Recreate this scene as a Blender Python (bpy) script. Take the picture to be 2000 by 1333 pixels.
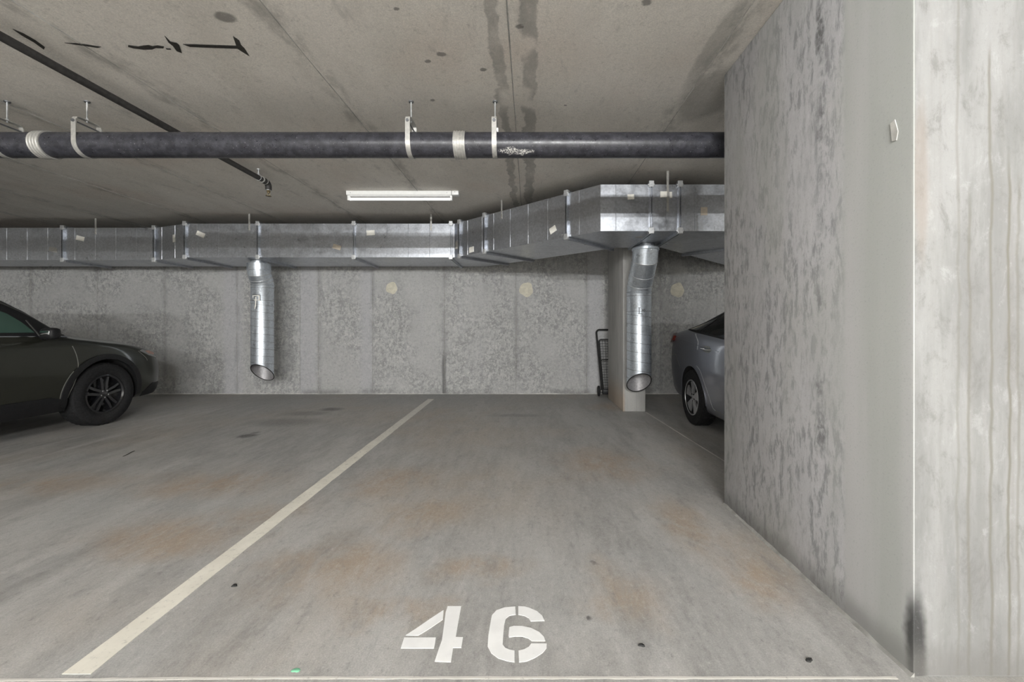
import bpy, bmesh, math, random
import numpy as np
from mathutils import Vector, Matrix
from mathutils.bvhtree import BVHTree
from mathutils.geometry import delaunay_2d_cdt

for o in list(bpy.data.objects):
    bpy.data.objects.remove(o)
SC = bpy.context.scene
COL = SC.collection
random.seed(7)

# ------------------------------------------------------------------ camera, light, exposure
F, CX, CY, H, HC = 820.0, 1035.0, 638.0, 1.14, 2.75   # focal (px), principal point, eye height, ceiling
cam = bpy.data.cameras.new('camera')
cam.sensor_width = 36.0
cam.lens = 36.0 * F / 2000.0
cam.shift_x = -(CX - 1000.0) / 2000.0
cam.shift_y = -(666.5 - CY) / 2000.0
cam.clip_start = 0.02
co = bpy.data.objects.new('camera', cam)
COL.objects.link(co)
co.location = (0, 0, H)
co.rotation_euler = (math.pi / 2, 0, 0)
SC.camera = co

w = bpy.data.worlds.new('garage_air')
SC.world = w
w.use_nodes = True
w.node_tree.nodes['Background'].inputs[0].default_value = (0.9, 0.95, 1.0, 1)
w.node_tree.nodes['Background'].inputs[1].default_value = 0.0

def tube_lamp(x, y, watts, n=3, length=1.15, z=2.69, col=(0.99, 0.995, 0.985)):
    """An unseen tube lamp behind the camera: a short row of small round sources."""
    for i in range(n):
        l = bpy.data.lights.new('unseen_tube', 'POINT')
        l.energy = watts / n
        l.color = col
        l.shadow_soft_size = 0.04
        o = bpy.data.objects.new('unseen_tube', l)
        o.location = (x + length * ((i + .5) / n - .5), y, z)
        COL.objects.link(o)

for lx, ly, lw in ((-2.6, -3.0, 75), (0.35, -3.0, 245), (-3.0, -9.0, 330), (1.0, -9.0, 480), (5.0, -9.0, 260)):  # the far row is unseen lamps added as fill for evenness
    tube_lamp(lx, ly, lw)

SC.view_settings.view_transform = 'Standard'
SC.view_settings.look = 'None'
SC.view_settings.gamma = 1.0
SC.view_settings.use_curve_mapping = False
SC.view_settings.exposure = 1.45
SC.cycles.diffuse_bounces = 6

# ------------------------------------------------------------------ pixel helpers (photograph 2000 x 1333)
def at_y(px, py, Y):
    return Vector(((px - CX) * Y / F, Y, H - (py - CY) * Y / F))
def on_floor(px, py, z=0.0):
    Y = F * (H - z) / (py - CY)
    return Vector(((px - CX) * Y / F, Y, z))
def on_ceil(px, py, z=HC):
    Y = F * (z - H) / (CY - py)
    return Vector(((px - CX) * Y / F, Y, z))

# ------------------------------------------------------------------ material helpers
class NT:
    def __init__(s, name, rough=0.8, metal=0.0):
        s.m = bpy.data.materials.new(name)
        s.m.use_nodes = True
        s.t = s.m.node_tree
        s.b = s.t.nodes['Principled BSDF']
        s.b.inputs['Roughness'].default_value = rough
        s.b.inputs['Metallic'].default_value = metal
        s._pos = None
    def n(s, typ, **kw):
        nd = s.t.nodes.new(typ)
        for k, v in kw.items():
            setattr(nd, k, v)
        return nd
    def put(s, sock, v):
        if hasattr(v, 'is_output'):
            s.t.links.new(v, sock)
        elif isinstance(v, (tuple, list)):
            v = tuple(v)
            if sock.type == 'RGBA' and len(v) == 3:
                v = v + (1,)
            sock.default_value = v
        else:
            sock.default_value = v
    def pos(s, obj=False):
        if obj:
            return s.n('ShaderNodeTexCoord').outputs['Object']
        if s._pos is None:
            s._pos = s.n('ShaderNodeNewGeometry').outputs['Position']
        return s._pos
    def vscale(s, v, k, off=(0, 0, 0)):
        nd = s.n('ShaderNodeMapping')
        s.put(nd.inputs['Vector'], v)
        nd.inputs['Scale'].default_value = k
        nd.inputs['Location'].default_value = off
        return nd.outputs[0]
    def noise(s, scale, detail=4, rough=.55, vec=None, dist=0.0, color=False):
        nd = s.n('ShaderNodeTexNoise')
        s.put(nd.inputs['Vector'], vec if vec is not None else s.pos())
        nd.inputs['Scale'].default_value = scale
        nd.inputs['Detail'].default_value = detail
        nd.inputs['Roughness'].default_value = rough
        nd.inputs['Distortion'].default_value = dist
        return nd.outputs['Color' if color else 0]
    def voro(s, scale, vec=None, feature='F1', out=0):
        nd = s.n('ShaderNodeTexVoronoi', feature=feature)
        s.put(nd.inputs['Vector'], vec if vec is not None else s.pos())
        nd.inputs['Scale'].default_value = scale
        return nd.outputs[out]
    def step(s, v, a, b, lo=0.0, hi=1.0):
        nd = s.n('ShaderNodeMapRange', interpolation_type='SMOOTHSTEP')
        s.put(nd.inputs[0], v)
        for i, x in enumerate((a, b, lo, hi)):
            nd.inputs[i + 1].default_value = x
        return nd.outputs[0]
    def math(s, op, a, b=0.0):
        nd = s.n('ShaderNodeMath', operation=op)
        s.put(nd.inputs[0], a)
        s.put(nd.inputs[1], b)
        return nd.outputs[0]
    def mul(s, *a):
        r = a[0]
        for x in a[1:]:
            r = s.math('MULTIPLY', r, x)
        return r
    def mx(s, a, b):
        return s.math('MAXIMUM', a, b)
    def mix(s, fac, a, b, blend='MIX'):
        nd = s.n('ShaderNodeMix', data_type='RGBA', blend_type=blend)
        s.put(nd.inputs[0], fac)
        s.put(nd.inputs[6], a)
        s.put(nd.inputs[7], b)
        return nd.outputs[2]
    def sep(s, v=None):
        nd = s.n('ShaderNodeSeparateXYZ')
        s.put(nd.inputs[0], v if v is not None else s.pos())
        return nd.outputs
    def warp(s, amt, scale, detail=3, vec=None):
        v = vec if vec is not None else s.pos()
        a = s.n('ShaderNodeVectorMath', operation='SUBTRACT')
        s.put(a.inputs[0], s.noise(scale, detail, .6, v, color=True))
        a.inputs[1].default_value = (.5, .5, .5)
        c = s.n('ShaderNodeVectorMath', operation='SCALE')
        s.put(c.inputs[0], a.outputs[0])
        c.inputs['Scale'].default_value = amt
        d = s.n('ShaderNodeVectorMath', operation='ADD')
        s.put(d.inputs[0], v)
        s.put(d.inputs[1], c.outputs[0])
        return d.outputs[0]
    def blob(s, vec, c, r, soft=.6):
        """1 inside the ellipsoid centred on c with radii r, falling to 0 at its rim"""
        a = s.n('ShaderNodeVectorMath', operation='SUBTRACT')
        s.put(a.inputs[0], vec)
        a.inputs[1].default_value = c
        d = s.n('ShaderNodeVectorMath', operation='DIVIDE')
        s.put(d.inputs[0], a.outputs[0])
        d.inputs[1].default_value = r
        l = s.n('ShaderNodeVectorMath', operation='LENGTH')
        s.put(l.inputs[0], d.outputs[0])
        return s.step(l.outputs['Value'], 1.0, 1.0 - soft)
    def band(s, v, c, hw, soft):
        """1 where |v - c| < hw"""
        a = s.math('ABSOLUTE', s.math('SUBTRACT', v, c))
        return s.step(a, hw + soft, max(hw - soft, 0.0))
    def col(s, c):
        s.put(s.b.inputs['Base Color'], c)
        return s
    def rough(s, r):
        s.put(s.b.inputs['Roughness'], r)
        return s
    def bump(s, h, strength=.3, dist=.01):
        nd = s.n('ShaderNodeBump')
        nd.inputs['Strength'].default_value = strength
        nd.inputs['Distance'].default_value = dist
        s.put(nd.inputs['Height'], h)
        s.put(s.b.inputs['Normal'], nd.outputs[0])
        return s

def plain(name, c, rough=.5, metal=0.0, var=.12, scale=30.0, coat=0.0):
    t = NT(name, rough, metal)
    f = t.noise(scale, 4, .6)
    d = tuple(x * (1 - var) for x in c)
    e = tuple(min(1, x * (1 + var)) for x in c)
    t.col(t.mix(t.step(f, .3, .7), d, e))
    if coat:
        t.b.inputs['Coat Weight'].default_value = coat
        t.b.inputs['Coat Roughness'].default_value = .05
    return t.m

def mat_floor():
    t = NT('floor_concrete', .62)
    P = t.pos()
    st = t.vscale(P, (2.2, .55, 1))
    n1 = t.noise(1.1, 5, .6, st, .6)
    n2 = t.noise(5.0, 6, .65, st, .3)
    n3 = t.noise(60, 4, .7)
    c = t.mix(t.step(n1, .32, .68), (.325, .319, .303), (.49, .48, .458))
    c = t.mix(t.step(n2, .35, .72, 0, .55), c, (.54, .535, .52))
    # warm clay and rust stains at their own places
    wp = t.warp(.6, 2.6, 8)
    rust = None
    for px, py, rx, ry in ((100, 945, .75, .30), (430, 945, .75, .40), (330, 1050, .6, .3), (770, 940, .42, .4), (640, 1110, .45, .3),
                           (830, 1010, .3, .3), (1180, 905, .55, .55), (1340, 1020, .22, .45), (1480, 1120, .2, .32), (1200, 1160, .28, .22),
                           (1180, 795, .35, .4), (760, 1180, .3, .12), (930, 1110, .3, .15), (520, 1000, .4, .25)):
        q = on_floor(px, py)
        b = t.blob(wp, (q.x, q.y, 0), (rx * 1.15, ry * 1.15, 5), 1.0)
        rust = b if rust is None else t.mx(rust, b)
    rn = t.noise(3.2, 8, .72, t.vscale(P, (1.4, .8, 1), (5, 5, 0)), .4)
    c = t.mix(t.mul(rust, t.step(rn, .34, .60, .2, .95)), c, (.415, .325, .24))
    n4 = t.noise(.55, 3, .5, t.vscale(P, (1, 1, 1), (7, 3, 0)))
    c = t.mix(t.mul(t.step(n4, .45, .7, 0, .6), t.step(rn, .35, .6, .4, 1)), c, (.44, .37, .29))
    c = t.mix(t.step(t.noise(.8, 3, .5, t.vscale(P, (1, 1, 1), (2, 9, 0))), .5, .75, 0, .5), c, (.43, .445, .44))
    # oil spots
    wo = t.warp(.12, 9, 7)
    for px, py, rx, ry, k in ((482, 852, .13, .12, .9), (497, 846, .07, .06, .5), (648, 800, .22, .16, .55), (600, 808, .4, .2, .3),
                              (1160, 1100, .03, .02, .5), (1010, 812, .5, .12, .25), (560, 825, .6, .3, .3), (1154, 1211, .02, .02, .6)):
        q = on_floor(px, py)
        c = t.mix(t.mul(t.blob(wo, (q.x, q.y, 0), (rx, ry, 5), .7), t.step(n2, .3, .6, .6, 1), min(.95, k * 1.35)), c, (.06, .057, .052))
    # floor colour darkens towards the back wall
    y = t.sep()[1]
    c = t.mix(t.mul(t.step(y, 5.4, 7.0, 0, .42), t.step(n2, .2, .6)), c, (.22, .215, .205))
    # worn pale streaks of the neighbouring bay
    x = t.sep(t.warp(.04, 6))[0]
    wl = t.mx(t.band(x, -4.30, .035, .02), t.mul(t.band(x, -4.62, .05, .03), .6))
    c = t.mix(t.mul(wl, t.step(n2, .35, .6), t.step(y, 6.0, 5.6), .8), c, (.56, .55, .53))
    g1 = t.noise(34, 9, .82, t.vscale(P, (1.3, .8, 1)))
    g2 = t.noise(170, 4, .8)
    sc = t.noise(7, 8, .75, t.vscale(P, (1.7, .55, 1), (1, 1, 0)), .4)
    c = t.mix(t.step(sc, .5, .72, 0, .5), c, (.22, .216, .208))
    c = t.mix(t.step(sc, .46, .3, 0, .35), c, (.60, .59, .57))
    c = t.mix(t.step(g1, .5, .70, 0, .5), c, (.66, .65, .63))
    c = t.mix(t.step(g1, .48, .30, 0, .6), c, (.14, .135, .13))
    c = t.mix(t.step(g2, .42, .62, 1.0, 0), c, t.mix(.26, c, (.12, .12, .12)))
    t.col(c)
    t.rough(t.step(n1, .3, .7, .5, .72))
    return t.bump(t.noise(140, 4, .7), .18, .004).m

def mat_ceiling():
    t = NT('ceiling_concrete', .88)
    P = t.pos()
    st = t.vscale(P, (1.6, .6, 1))
    n1 = t.noise(1.3, 5, .6, st, .5)
    n2 = t.noise(6, 6, .65, st)
    c = t.mix(t.step(n1, .3, .7), (.76, .725, .67), (.88, .845, .79))
    c = t.mix(t.step(t.noise(.9, 3, .5, t.vscale(P, (1, 1, 1), (4, 1, 0))), .5, .72, 0, .4), c, (.72, .61, .535))
    c = t.mix(t.step(n2, .56, .74, 0, .5), c, (.46, .445, .42))
    # darker tone along each formwork sheet's edge and water marks beside the middle joint
    x, y, z = t.sep()
    xw = t.sep(t.warp(.17, 4.5, 8))[0]
    wet = t.mx(t.band(xw, -.195, .034, .008), t.band(xw, -.005, .05, .008))
    wet = t.mul(wet, t.step(t.noise(2.4, 2, .5), .33, .42))
    c = t.mix(t.mul(wet, t.step(n2, .3, .6, .5, 1), .72), c, (.32, .31, .29))
    for k in range(-6, 8):
        if k != 0:
            e = t.band(xw, -.114 + 1.22 * k, .07, .05)
            c = t.mix(t.mul(e, t.step(n2, .42, .62), .45), c, (.22, .215, .2))
    # damp patch beside the pillar
    c = t.mix(t.mul(t.blob(t.warp(.12, 5), (1.25, 2.95, HC), (.22, .42, 1), .35), .5), c, (.26, .255, .24))
    c = t.mix(t.mul(t.blob(t.warp(.06, 8), (1.06, 2.45, HC), (.07, .5, 1), .35), .4), c, (.28, .28, .26))
    for px, py, r in ((862, 106, .028), (944, 136, .022), (835, 120, .018), (774, 17, .012), (1263, 5, .022), (845, 196, .018), (1104, 206, .012), (440, 34, .05), (1015, 52, .02)):
        q = on_ceil(px, py)
        c = t.mix(t.mul(t.blob(t.warp(.03, 25), tuple(q), (r * 1.3, r, 1), .4), .75), c, (.14, .13, .12))
    n3 = t.noise(75, 4, .7)
    g1 = t.noise(30, 9, .82)
    g2 = t.noise(150, 4, .8)
    c = t.mix(t.step(g1, .48, .30, 0, .5), c, (.24, .23, .21))
    c = t.mix(t.step(g1, .52, .72, 0, .4), c, (.93, .90, .85))
    c = t.mix(t.step(g2, .42, .62, 1.0, 0), c, t.mix(.26, c, (.2, .2, .2)))
    t.col(c)
    return t.bump(t.noise(110, 4, .7), .15, .003).m

def mottled(t, P, base, dark, light, s=1.0):
    """flaking form-face concrete: pale skin broken by darker ragged islands"""
    big = t.noise(1.4 * s, 3, .5, P)
    rag = t.noise(19 * s, 9, .76, t.warp(.06, 9, 4, t.vscale(P, (1, 1, .8))), .25)
    isl = t.mul(t.step(rag, .44, .56), t.step(big, .34, .56, .15, 1))
    pale = t.mul(t.step(t.noise(24 * s, 9, .78, t.vscale(P, (1, 1, .9), (3, 3, 3)), .3), .50, .62), t.step(big, .38, .55, .3, 1))
    c = t.mix(t.step(t.noise(2.2 * s, 5, .6, P), .3, .7), base, tuple(x * 1.12 for x in base))
    c = t.mix(t.mul(isl, .62), c, dark)
    c = t.mix(t.mul(pale, .7), c, light)
    return c, rag

def mat_wall():
    t = NT('wall_concrete', .9)
    P = t.pos()
    c, rag = mottled(t, P, (.40, .40, .395), (.20, .20, .20), (.60, .60, .57))
    x, y, z = t.sep()
    # smooth bluish vertical pours and the dark joints between form sheets
    xw = t.sep(t.warp(.03, 3))[0]
    sm = t.mx(t.mx(t.band(xw, -3.74, .14, .04), t.band(xw, -5.0, .16, .06)), t.mx(t.band(xw, 1.1, .12, .06), t.band(xw, -2.75, .1, .06)))
    c = t.mix(t.mul(sm, .7), c, (.43, .43, .445))
    for px in (60, 190, 322, 463, 624, 728, 868, 1008, 1146, 1290):
        wx = (px - CX) * 7.08 / F
        e = t.band(xw, wx, .035, .03)
        c = t.mix(t.mul(e, t.step(t.noise(2.5, 3, .6), .35, .6), .42), c, (.2, .2, .2))
    c = t.mix(t.mul(t.band(xw, -1.45, .03, .02), t.step(z, .75, .55), .75), c, (.12, .12, .12))
    # damp tide mark above the slab
    zw = t.sep(t.warp(.10, 4))[2]
    c = t.mix(t.mul(t.step(zw, .12, .03), t.step(t.noise(1.2, 2, .5), .45, .6), .6), c, (.15, .15, .145))
    c = t.mix(t.mul(t.step(t.noise(3.0, 5, .7, t.vscale(P, (3, 1, .25))), .52, .7), .3), c, (.43, .43, .44))
    n3 = t.noise(70, 4, .7)
    g1 = t.noise(26, 9, .84)
    c = t.mix(t.step(g1, .49, .30, 0, .65), c, (.10, .10, .10))
    c = t.mix(t.step(g1, .53, .72, 0, .5), c, (.62, .62, .60))
    t.col(c)
    return t.bump(t.math('ADD', rag, t.noise(90, 3, .7)), .25, .004).m

def mat_pillar_wall():
    t = NT('pier_concrete', .85)
    P = t.pos()
    x, y, z = t.sep()
    Ps = t.vscale(P, (1, 1.6, .5))
    base = t.mix(t.step(t.noise(2.0, 5, .6, Ps), .3, .7), (.45, .45, .46), (.53, .53, .54))
    rag = t.noise(17, 9, .72, t.warp(.05, 7, 3, Ps), .3)
    big = t.noise(2.6, 3, .5, t.vscale(P, (1, 1.5, .55), (0, 0, 2)))
    base = t.mix(t.mul(t.step(rag, .47, .60), t.step(big, .34, .54, .25, 1), .70), base, (.20, .20, .205))
    fs = t.noise(30, 9, .8, t.vscale(P, (1, 1.5, .55), (2, 2, 2)), .3)
    base = t.mix(t.step(fs, .52, .68, 0, .55), base, (.24, .24, .25))
    base = t.mix(t.step(fs, .46, .32, 0, .5), base, (.62, .62, .63))
    base = t.mix(t.step(t.noise(1.6, 3, .5, t.vscale(P, (1, 2, .6), (9, 2, 2))), .45, .7, 0, .5), base, (.40, .41, .385))
    base = t.mix(t.mul(t.step(t.noise(22, 7, .7, Ps), .55, .68), .45), base, (.56, .56, .56))
    # smooth greenish pour beside the end face
    yb = t.sep(t.warp(.02, 5))[1]
    smooth = t.mix(t.step(t.noise(6, 3, .5, t.vscale(P, (1, 1, .06))), .35, .65), (.385, .395, .375), (.455, .455, .45))
    side = t.mix(t.step(yb, 1.68, 1.645), base, smooth)
    side = t.mix(t.mul(t.band(t.sep(t.warp(.04, 9))[1], 1.80, .022, .012), t.step(t.noise(14, 6, .7), .42, .58), t.step(t.noise(2.3, 3, .5), .42, .62), .8), side, (.10, .10, .10))
    # end face: laitance, colour darkened to offset lamp light, with brown drips running down
    xx = t.vscale(P, (22, 22, .35))
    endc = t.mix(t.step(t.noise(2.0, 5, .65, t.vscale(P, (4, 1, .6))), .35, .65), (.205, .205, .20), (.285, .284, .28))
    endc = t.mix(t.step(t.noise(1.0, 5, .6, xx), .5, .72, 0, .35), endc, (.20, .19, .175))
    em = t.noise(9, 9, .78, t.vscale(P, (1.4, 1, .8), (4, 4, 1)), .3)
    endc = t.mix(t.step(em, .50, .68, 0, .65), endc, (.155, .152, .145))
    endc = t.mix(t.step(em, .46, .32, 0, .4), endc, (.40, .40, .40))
    xd = t.sep(t.warp(.035, 3.0, 3))[0]
    for cx, zt, k in ((1.425, 1.63, .55), (1.497, 2.1, .7), (1.555, 1.75, .85), (1.39, 2.4, .35), (1.585, 1.7, .5)):
        endc = t.mix(t.mul(t.band(xd, cx, .0045, .004), t.step(t.sep(t.warp(.3, 4))[2], zt, zt - .15), k), endc, (.15, .138, .115))
    endc = t.mix(t.mul(t.blob(t.warp(.02, 10), (1.27, 1.36, 1.62), (.035, .2, .35), .6), .5), endc, (.26, .22, .19))
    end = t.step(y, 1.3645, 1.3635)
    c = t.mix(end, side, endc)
    # black scrape at the foot of the arris and dirt near the slab
    c = t.mix(t.mul(t.blob(t.warp(.05, 9), (1.258, 1.36, .11), (.042, .05, .21), .6), .92), c, (.03, .03, .03))
    zw = t.sep(t.warp(.07, 6))[2]
    c = t.mix(t.mul(t.step(zw, .14, .02), .55), c, (.15, .145, .135))
    n3 = t.noise(110, 3, .7)
    c = t.mix(t.step(n3, .45, .28, 0, .3), c, (.2, .2, .2))
    t.col(c)
    return t.bump(t.math('ADD', t.mul(rag, t.step(yb, 1.64, 1.68)), t.mul(t.noise(80, 3, .7), .5)), .22, .004).m

def mat_column():
    t = NT('column_concrete', .88)
    P = t.pos()
    x, y, z = t.sep()
    c = t.mix(t.step(t.noise(3, 6, .65, t.vscale(P, (2, 2, .5))), .3, .7), (.33, .325, .315), (.43, .425, .41))
    c = t.mix(t.step(t.noise(2, 5, .6, t.vscale(P, (14, 14, .3))), .52, .7, 0, .4), c, (.25, .25, .245))
    zw = t.sep(t.warp(.25, 4))[2]
    c = t.mix(t.mul(t.step(zw, .48, .12), t.step(x, 1.28, 1.25), .6), c, (.40, .30, .21))
    c = t.mix(t.step(t.noise(80, 3, .7), .45, .28, 0, .4), c, (.18, .18, .18))
    t.col(c)
    return t.bump(t.noise(60, 4, .7), .2, .004).m

def mat_galv(name, base, rough=.38, metal=.75, sp=55):
    t = NT(name, rough, metal)
    P = t.pos()
    v = t.voro(sp, t.warp(.02, 20), out=1)
    vn = t.n('ShaderNodeRGBToBW')
    t.put(vn.inputs[0], v)
    k = t.step(vn.outputs[0], .1, .9)
    c = t.mix(k, tuple(b * .88 for b in base), tuple(min(1, b * 1.08) for b in base))
    c = t.mix(t.step(t.noise(4, 5, .6), .5, .72, 0, .4), c, tuple(b * .74 for b in base))
    t.col(c)
    t.rough(t.step(t.noise(9, 4, .6), .3, .7, rough - .06, rough + .08))
    return t.m

def mat_pipe():
    t = NT('black_iron', .42, 0.0)
    P = t.pos()
    c = t.mix(t.step(t.noise(20, 6, .7), .35, .7), (.022, .022, .028), (.055, .055, .066))
    # chipped paint flecks under the joint
    b = t.blob(t.warp(.05, 20), (-.155, 2.94, 2.372), (.070, .06, .024), .3)
    b = t.mx(b, t.blob(t.warp(.05, 20), (-.045, 2.94, 2.366), (.085, .06, .016), .3))
    c = t.mix(t.mul(b, t.step(t.noise(110, 4, .7), .50, .53)), c, (.6, .59, .56))
    c = t.mix(t.step(t.noise(160, 2, .6), .70, .74), c, (.42, .42, .42))
    t.col(c)
    t.rough(t.step(t.noise(30, 5, .7), .3, .7, .26, .46))
    return t.bump(t.noise(90, 4, .7), .2, .002).m

def mat_paint(name, c, wear=.35):
    t = NT(name, .7)
    n = t.noise(55, 5, .75)
    a = t.mix(t.step(t.noise(8, 4, .6), .3, .7), tuple(x * .92 for x in c), c)
    t.col(t.mix(t.step(n, .42, .28, 0, wear), a, (.33, .32, .3)))
    return t.m

def mat_line():
    t = NT('line_paint', .7)
    y = t.sep()[1]
    a = t.mix(t.step(t.noise(6, 4, .6), .3, .7), (.74, .71, .625), (.83, .80, .71))
    a = t.mix(t.step(y, 3.4, 5.6, 0, .5), a, (.55, .54, .52))
    a = t.mix(t.mul(t.step(t.noise(40, 5, .75), .46, .32), t.step(y, 1.5, 5, .35, .8)), a, (.3, .29, .27))
    t.col(a)
    return t.m

def mat_carpaint(name, c, metal=.5, rough=.32):
    t = NT(name, rough, metal)
    t.col(t.mix(t.step(t.noise(900, 2, .5), .4, .7), tuple(x * .85 for x in c), tuple(x * 1.2 for x in c)))
    t.b.inputs['Coat Weight'].default_value = .5
    t.b.inputs['Coat Roughness'].default_value = .06
    return t.m

M = {}
M['floor'] = mat_floor()
M['ceiling'] = mat_ceiling()
M['wall'] = mat_wall()
M['pier'] = mat_pillar_wall()
M['column'] = mat_column()
M['pale_wall'] = plain('pale_bounce_concrete', (.72, .72, .70), .8, 0, .06, 3)  # for the unseen walls; pale tone chosen to bounce light
M['seam'] = plain('joint_concrete', (.30, .295, .275), .9, 0, .25, 14)
M['grout'] = plain('pale_grout', (.60, .59, .56), .9, 0, .25, 8)
M['mortar'] = plain('cream_mortar', (.60, .57, .47), .9, 0, .10, 22)
M['tar'] = plain('black_tar', (.03, .028, .024), .8, 0, .4, 60)
M['galv'] = mat_galv('galvanised_sheet', (.50, .52, .56), .33, .88)
M['galv_drop'] = mat_galv('spiral_duct_sheet', (.66, .71, .77), .33, .80, 70)
M['galv_dark'] = mat_galv('duct_seam_steel', (.20, .205, .215), .45, .7)
M['clip'] = mat_galv('bright_clip_steel', (.60, .61, .62), .4, .6)
M['bore'] = mat_galv('duct_bore', (.42, .41, .42), .5, .6)
M['pipe'] = mat_pipe()
M['zinc'] = mat_galv('zinc_strap', (.47, .46, .435), .42, .45)
M['dark_iron'] = plain('dark_sprinkler_pipe', (.03, .028, .027), .6, 0, .3, 40)
M['brass'] = plain('tarnished_brass', (.20, .16, .09), .45, .7)
M['white_enamel'] = plain('white_enamel', (.84, .84, .83), .35, 0, .03)
M['label'] = plain('cream_paper', (.86, .84, .78), .9, 0, .06, 20)
M['label_grey'] = plain('grey_paper', (.50, .49, .47), .9, 0, .1, 20)
M['label_tan'] = plain('tan_paper', (.62, .55, .46), .9, 0, .1, 20)
M['ink'] = plain('black_ink', (.02, .02, .02), .7)
M['paint_white'] = mat_paint('stencil_white', (.93, .93, .925), .12)
M['paint_line'] = mat_line()
M['chalk'] = mat_paint('chalk_white', (.66, .64, .60), .9)
M['green'] = mat_paint('green_paint', (.25, .62, .40), .5)
M['rubber'] = plain('tyre_rubber', (.016, .016, .017), .75, 0, .3, 60)
M['black_plastic'] = plain('black_plastic', (.014, .014, .015), .5, 0, .2, 80)
M['gloss_black'] = plain('gloss_black_alloy', (.012, .012, .014), .16, 0, .1, 20, .8)
M['olive_paint'] = mat_carpaint('olive_car_paint', (.025, .026, .019), .4, .3)
M['silver_paint'] = mat_carpaint('blue_grey_car_paint', (.27, .28, .32), .6, .34)
M['alloy'] = plain('silver_alloy', (.50, .50, .51), .32, .7, .05)
M['chrome'] = plain('chrome', (.75, .76, .78), .12, 1.0, .02)
for k_ in ('rubber', 'black_plastic'):
    M[k_].node_tree.nodes['Principled BSDF'].inputs['Specular IOR Level'].default_value = .22
M['edge'] = plain('panel_edge', (.22, .22, .20), .3, .3)  # on the dark car, edge highlights painted as lighter seams
M['edge_dim'] = plain('dim_trim', (.07, .07, .068), .35, .2)
M['edge_light'] = plain('panel_edge_glint', (.62, .63, .66), .3, .5)  # highlight along the door edges put into a pale colour
M['liner'] = plain('arch_liner', (.007, .007, .007), .95)
M['amber'] = plain('amber_lens', (.42, .25, .20), .15, 0, .1)
M['red'] = plain('red_lens', (.13, .022, .016), .15, 0, .1)
M['lens'] = plain('clear_lens', (.30, .30, .30), .08, .3, .1)
M['wire'] = plain('black_wire', (.006, .006, .006), .7)
def mat_glass(name, c):
    t = NT(name, .05)
    t.col(c)
    t.b.inputs['IOR'].default_value = 1.5
    return t.m
M['glass_green'] = mat_glass('green_glint_glass', (.05, .095, .077))  # opaque; see-through light and reflection painted in as green
M['glass_dark'] = mat_glass('dark_tinted_glass', (.010, .012, .013))
def mat_tube():
    t = NT('lit_tube', .4)
    t.col((.9, .9, .9))
    t.b.inputs['Emission Color'].default_value = (1, .99, .97, 1)
    t.b.inputs['Emission Strength'].default_value = .45
    return t.m
M['tube'] = mat_tube()

# ------------------------------------------------------------------ object helpers
def link(name, me, m=None, parent=None):
    o = bpy.data.objects.new(name, me)
    COL.objects.link(o)
    if m is not None:
        for x in (m if isinstance(m, (list, tuple)) else [m]):
            me.materials.append(x)
    if parent is not None:
        o.parent = parent
        o.matrix_parent_inverse = parent.matrix_basis.inverted()
    return o
def tag(o, label=None, cat=None, group=None, kind=None):
    for k, v in (('label', label), ('category', cat), ('group', group), ('kind', kind)):
        if v:
            o[k] = v
    return o
def thing(name, label, cat, loc=(0, 0, 0), group=None):
    o = bpy.data.objects.new(name, None)
    COL.objects.link(o)
    o.location = loc
    o.empty_display_size = .1
    bpy.context.view_layer.update()
    return tag(o, label, cat, group)
def obj(name, bm, m=None, parent=None, smooth=None):
    me = bpy.data.meshes.new(name)
    bmesh.ops.recalc_face_normals(bm, faces=bm.faces)
    bm.to_mesh(me)
    bm.free()
    if smooth is not None:
        for p in me.polygons:
            p.use_smooth = True
        me.set_sharp_from_angle(angle=math.radians(smooth))
    return link(name, me, m, parent)
def BM():
    return bmesh.new()
def add_box(bm, a, b, bevel=0.0, mat=None):
    c = [(a[i] + b[i]) / 2 for i in range(3)]
    s = [abs(b[i] - a[i]) for i in range(3)]
    r = bmesh.ops.create_cube(bm, size=1.0, matrix=Matrix.Translation(c) @ Matrix.Diagonal((*s, 1)))
    if bevel:
        es = list({e for v in r['verts'] for e in v.link_edges})
        r2 = bmesh.ops.bevel(bm, geom=es, offset=bevel, segments=2, affect='EDGES', profile=.5)
        vs = {v for f in r2['faces'] for v in f.verts} | {v for v in r['verts'] if v.is_valid}
    else:
        vs = set(r['verts'])
    if mat is not None:
        for v in vs:
            v.co = mat @ v.co
    return vs
def frame_of(d):
    d = d.normalized()
    u = d.cross(Vector((0, 0, 1)))
    if u.length < 1e-4:
        u = d.cross(Vector((0, 1, 0)))
    u.normalize()
    return u, u.cross(d).normalized()
def add_tube(bm, pts, r, n=10, cap=True, closed=False):
    pts = [Vector(p) for p in pts]
    rings = []
    N = len(pts)
    u = None
    for i, p in enumerate(pts):
        if closed:
            d = pts[(i + 1) % N] - pts[i - 1]
        else:
            d = pts[min(i + 1, N - 1)] - pts[max(i - 1, 0)]
        d.normalize()
        if u is None:
            u, _ = frame_of(d)
        u = (u - d * u.dot(d)).normalized()
        v = d.cross(u)
        rr = r[i] if isinstance(r, (list, tuple)) else r
        rings.append([bm.verts.new(p + (u * math.cos(2 * math.pi * k / n) + v * math.sin(2 * math.pi * k / n)) * rr) for k in range(n)])
    for i in range(N if closed else N - 1):
        a, b = rings[i], rings[(i + 1) % N]
        for k in range(n):
            bm.faces.new((a[k], a[(k + 1) % n], b[(k + 1) % n], b[k]))
    if cap and not closed:
        bm.faces.new(rings[0][::-1])
        bm.faces.new(rings[-1])
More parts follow.
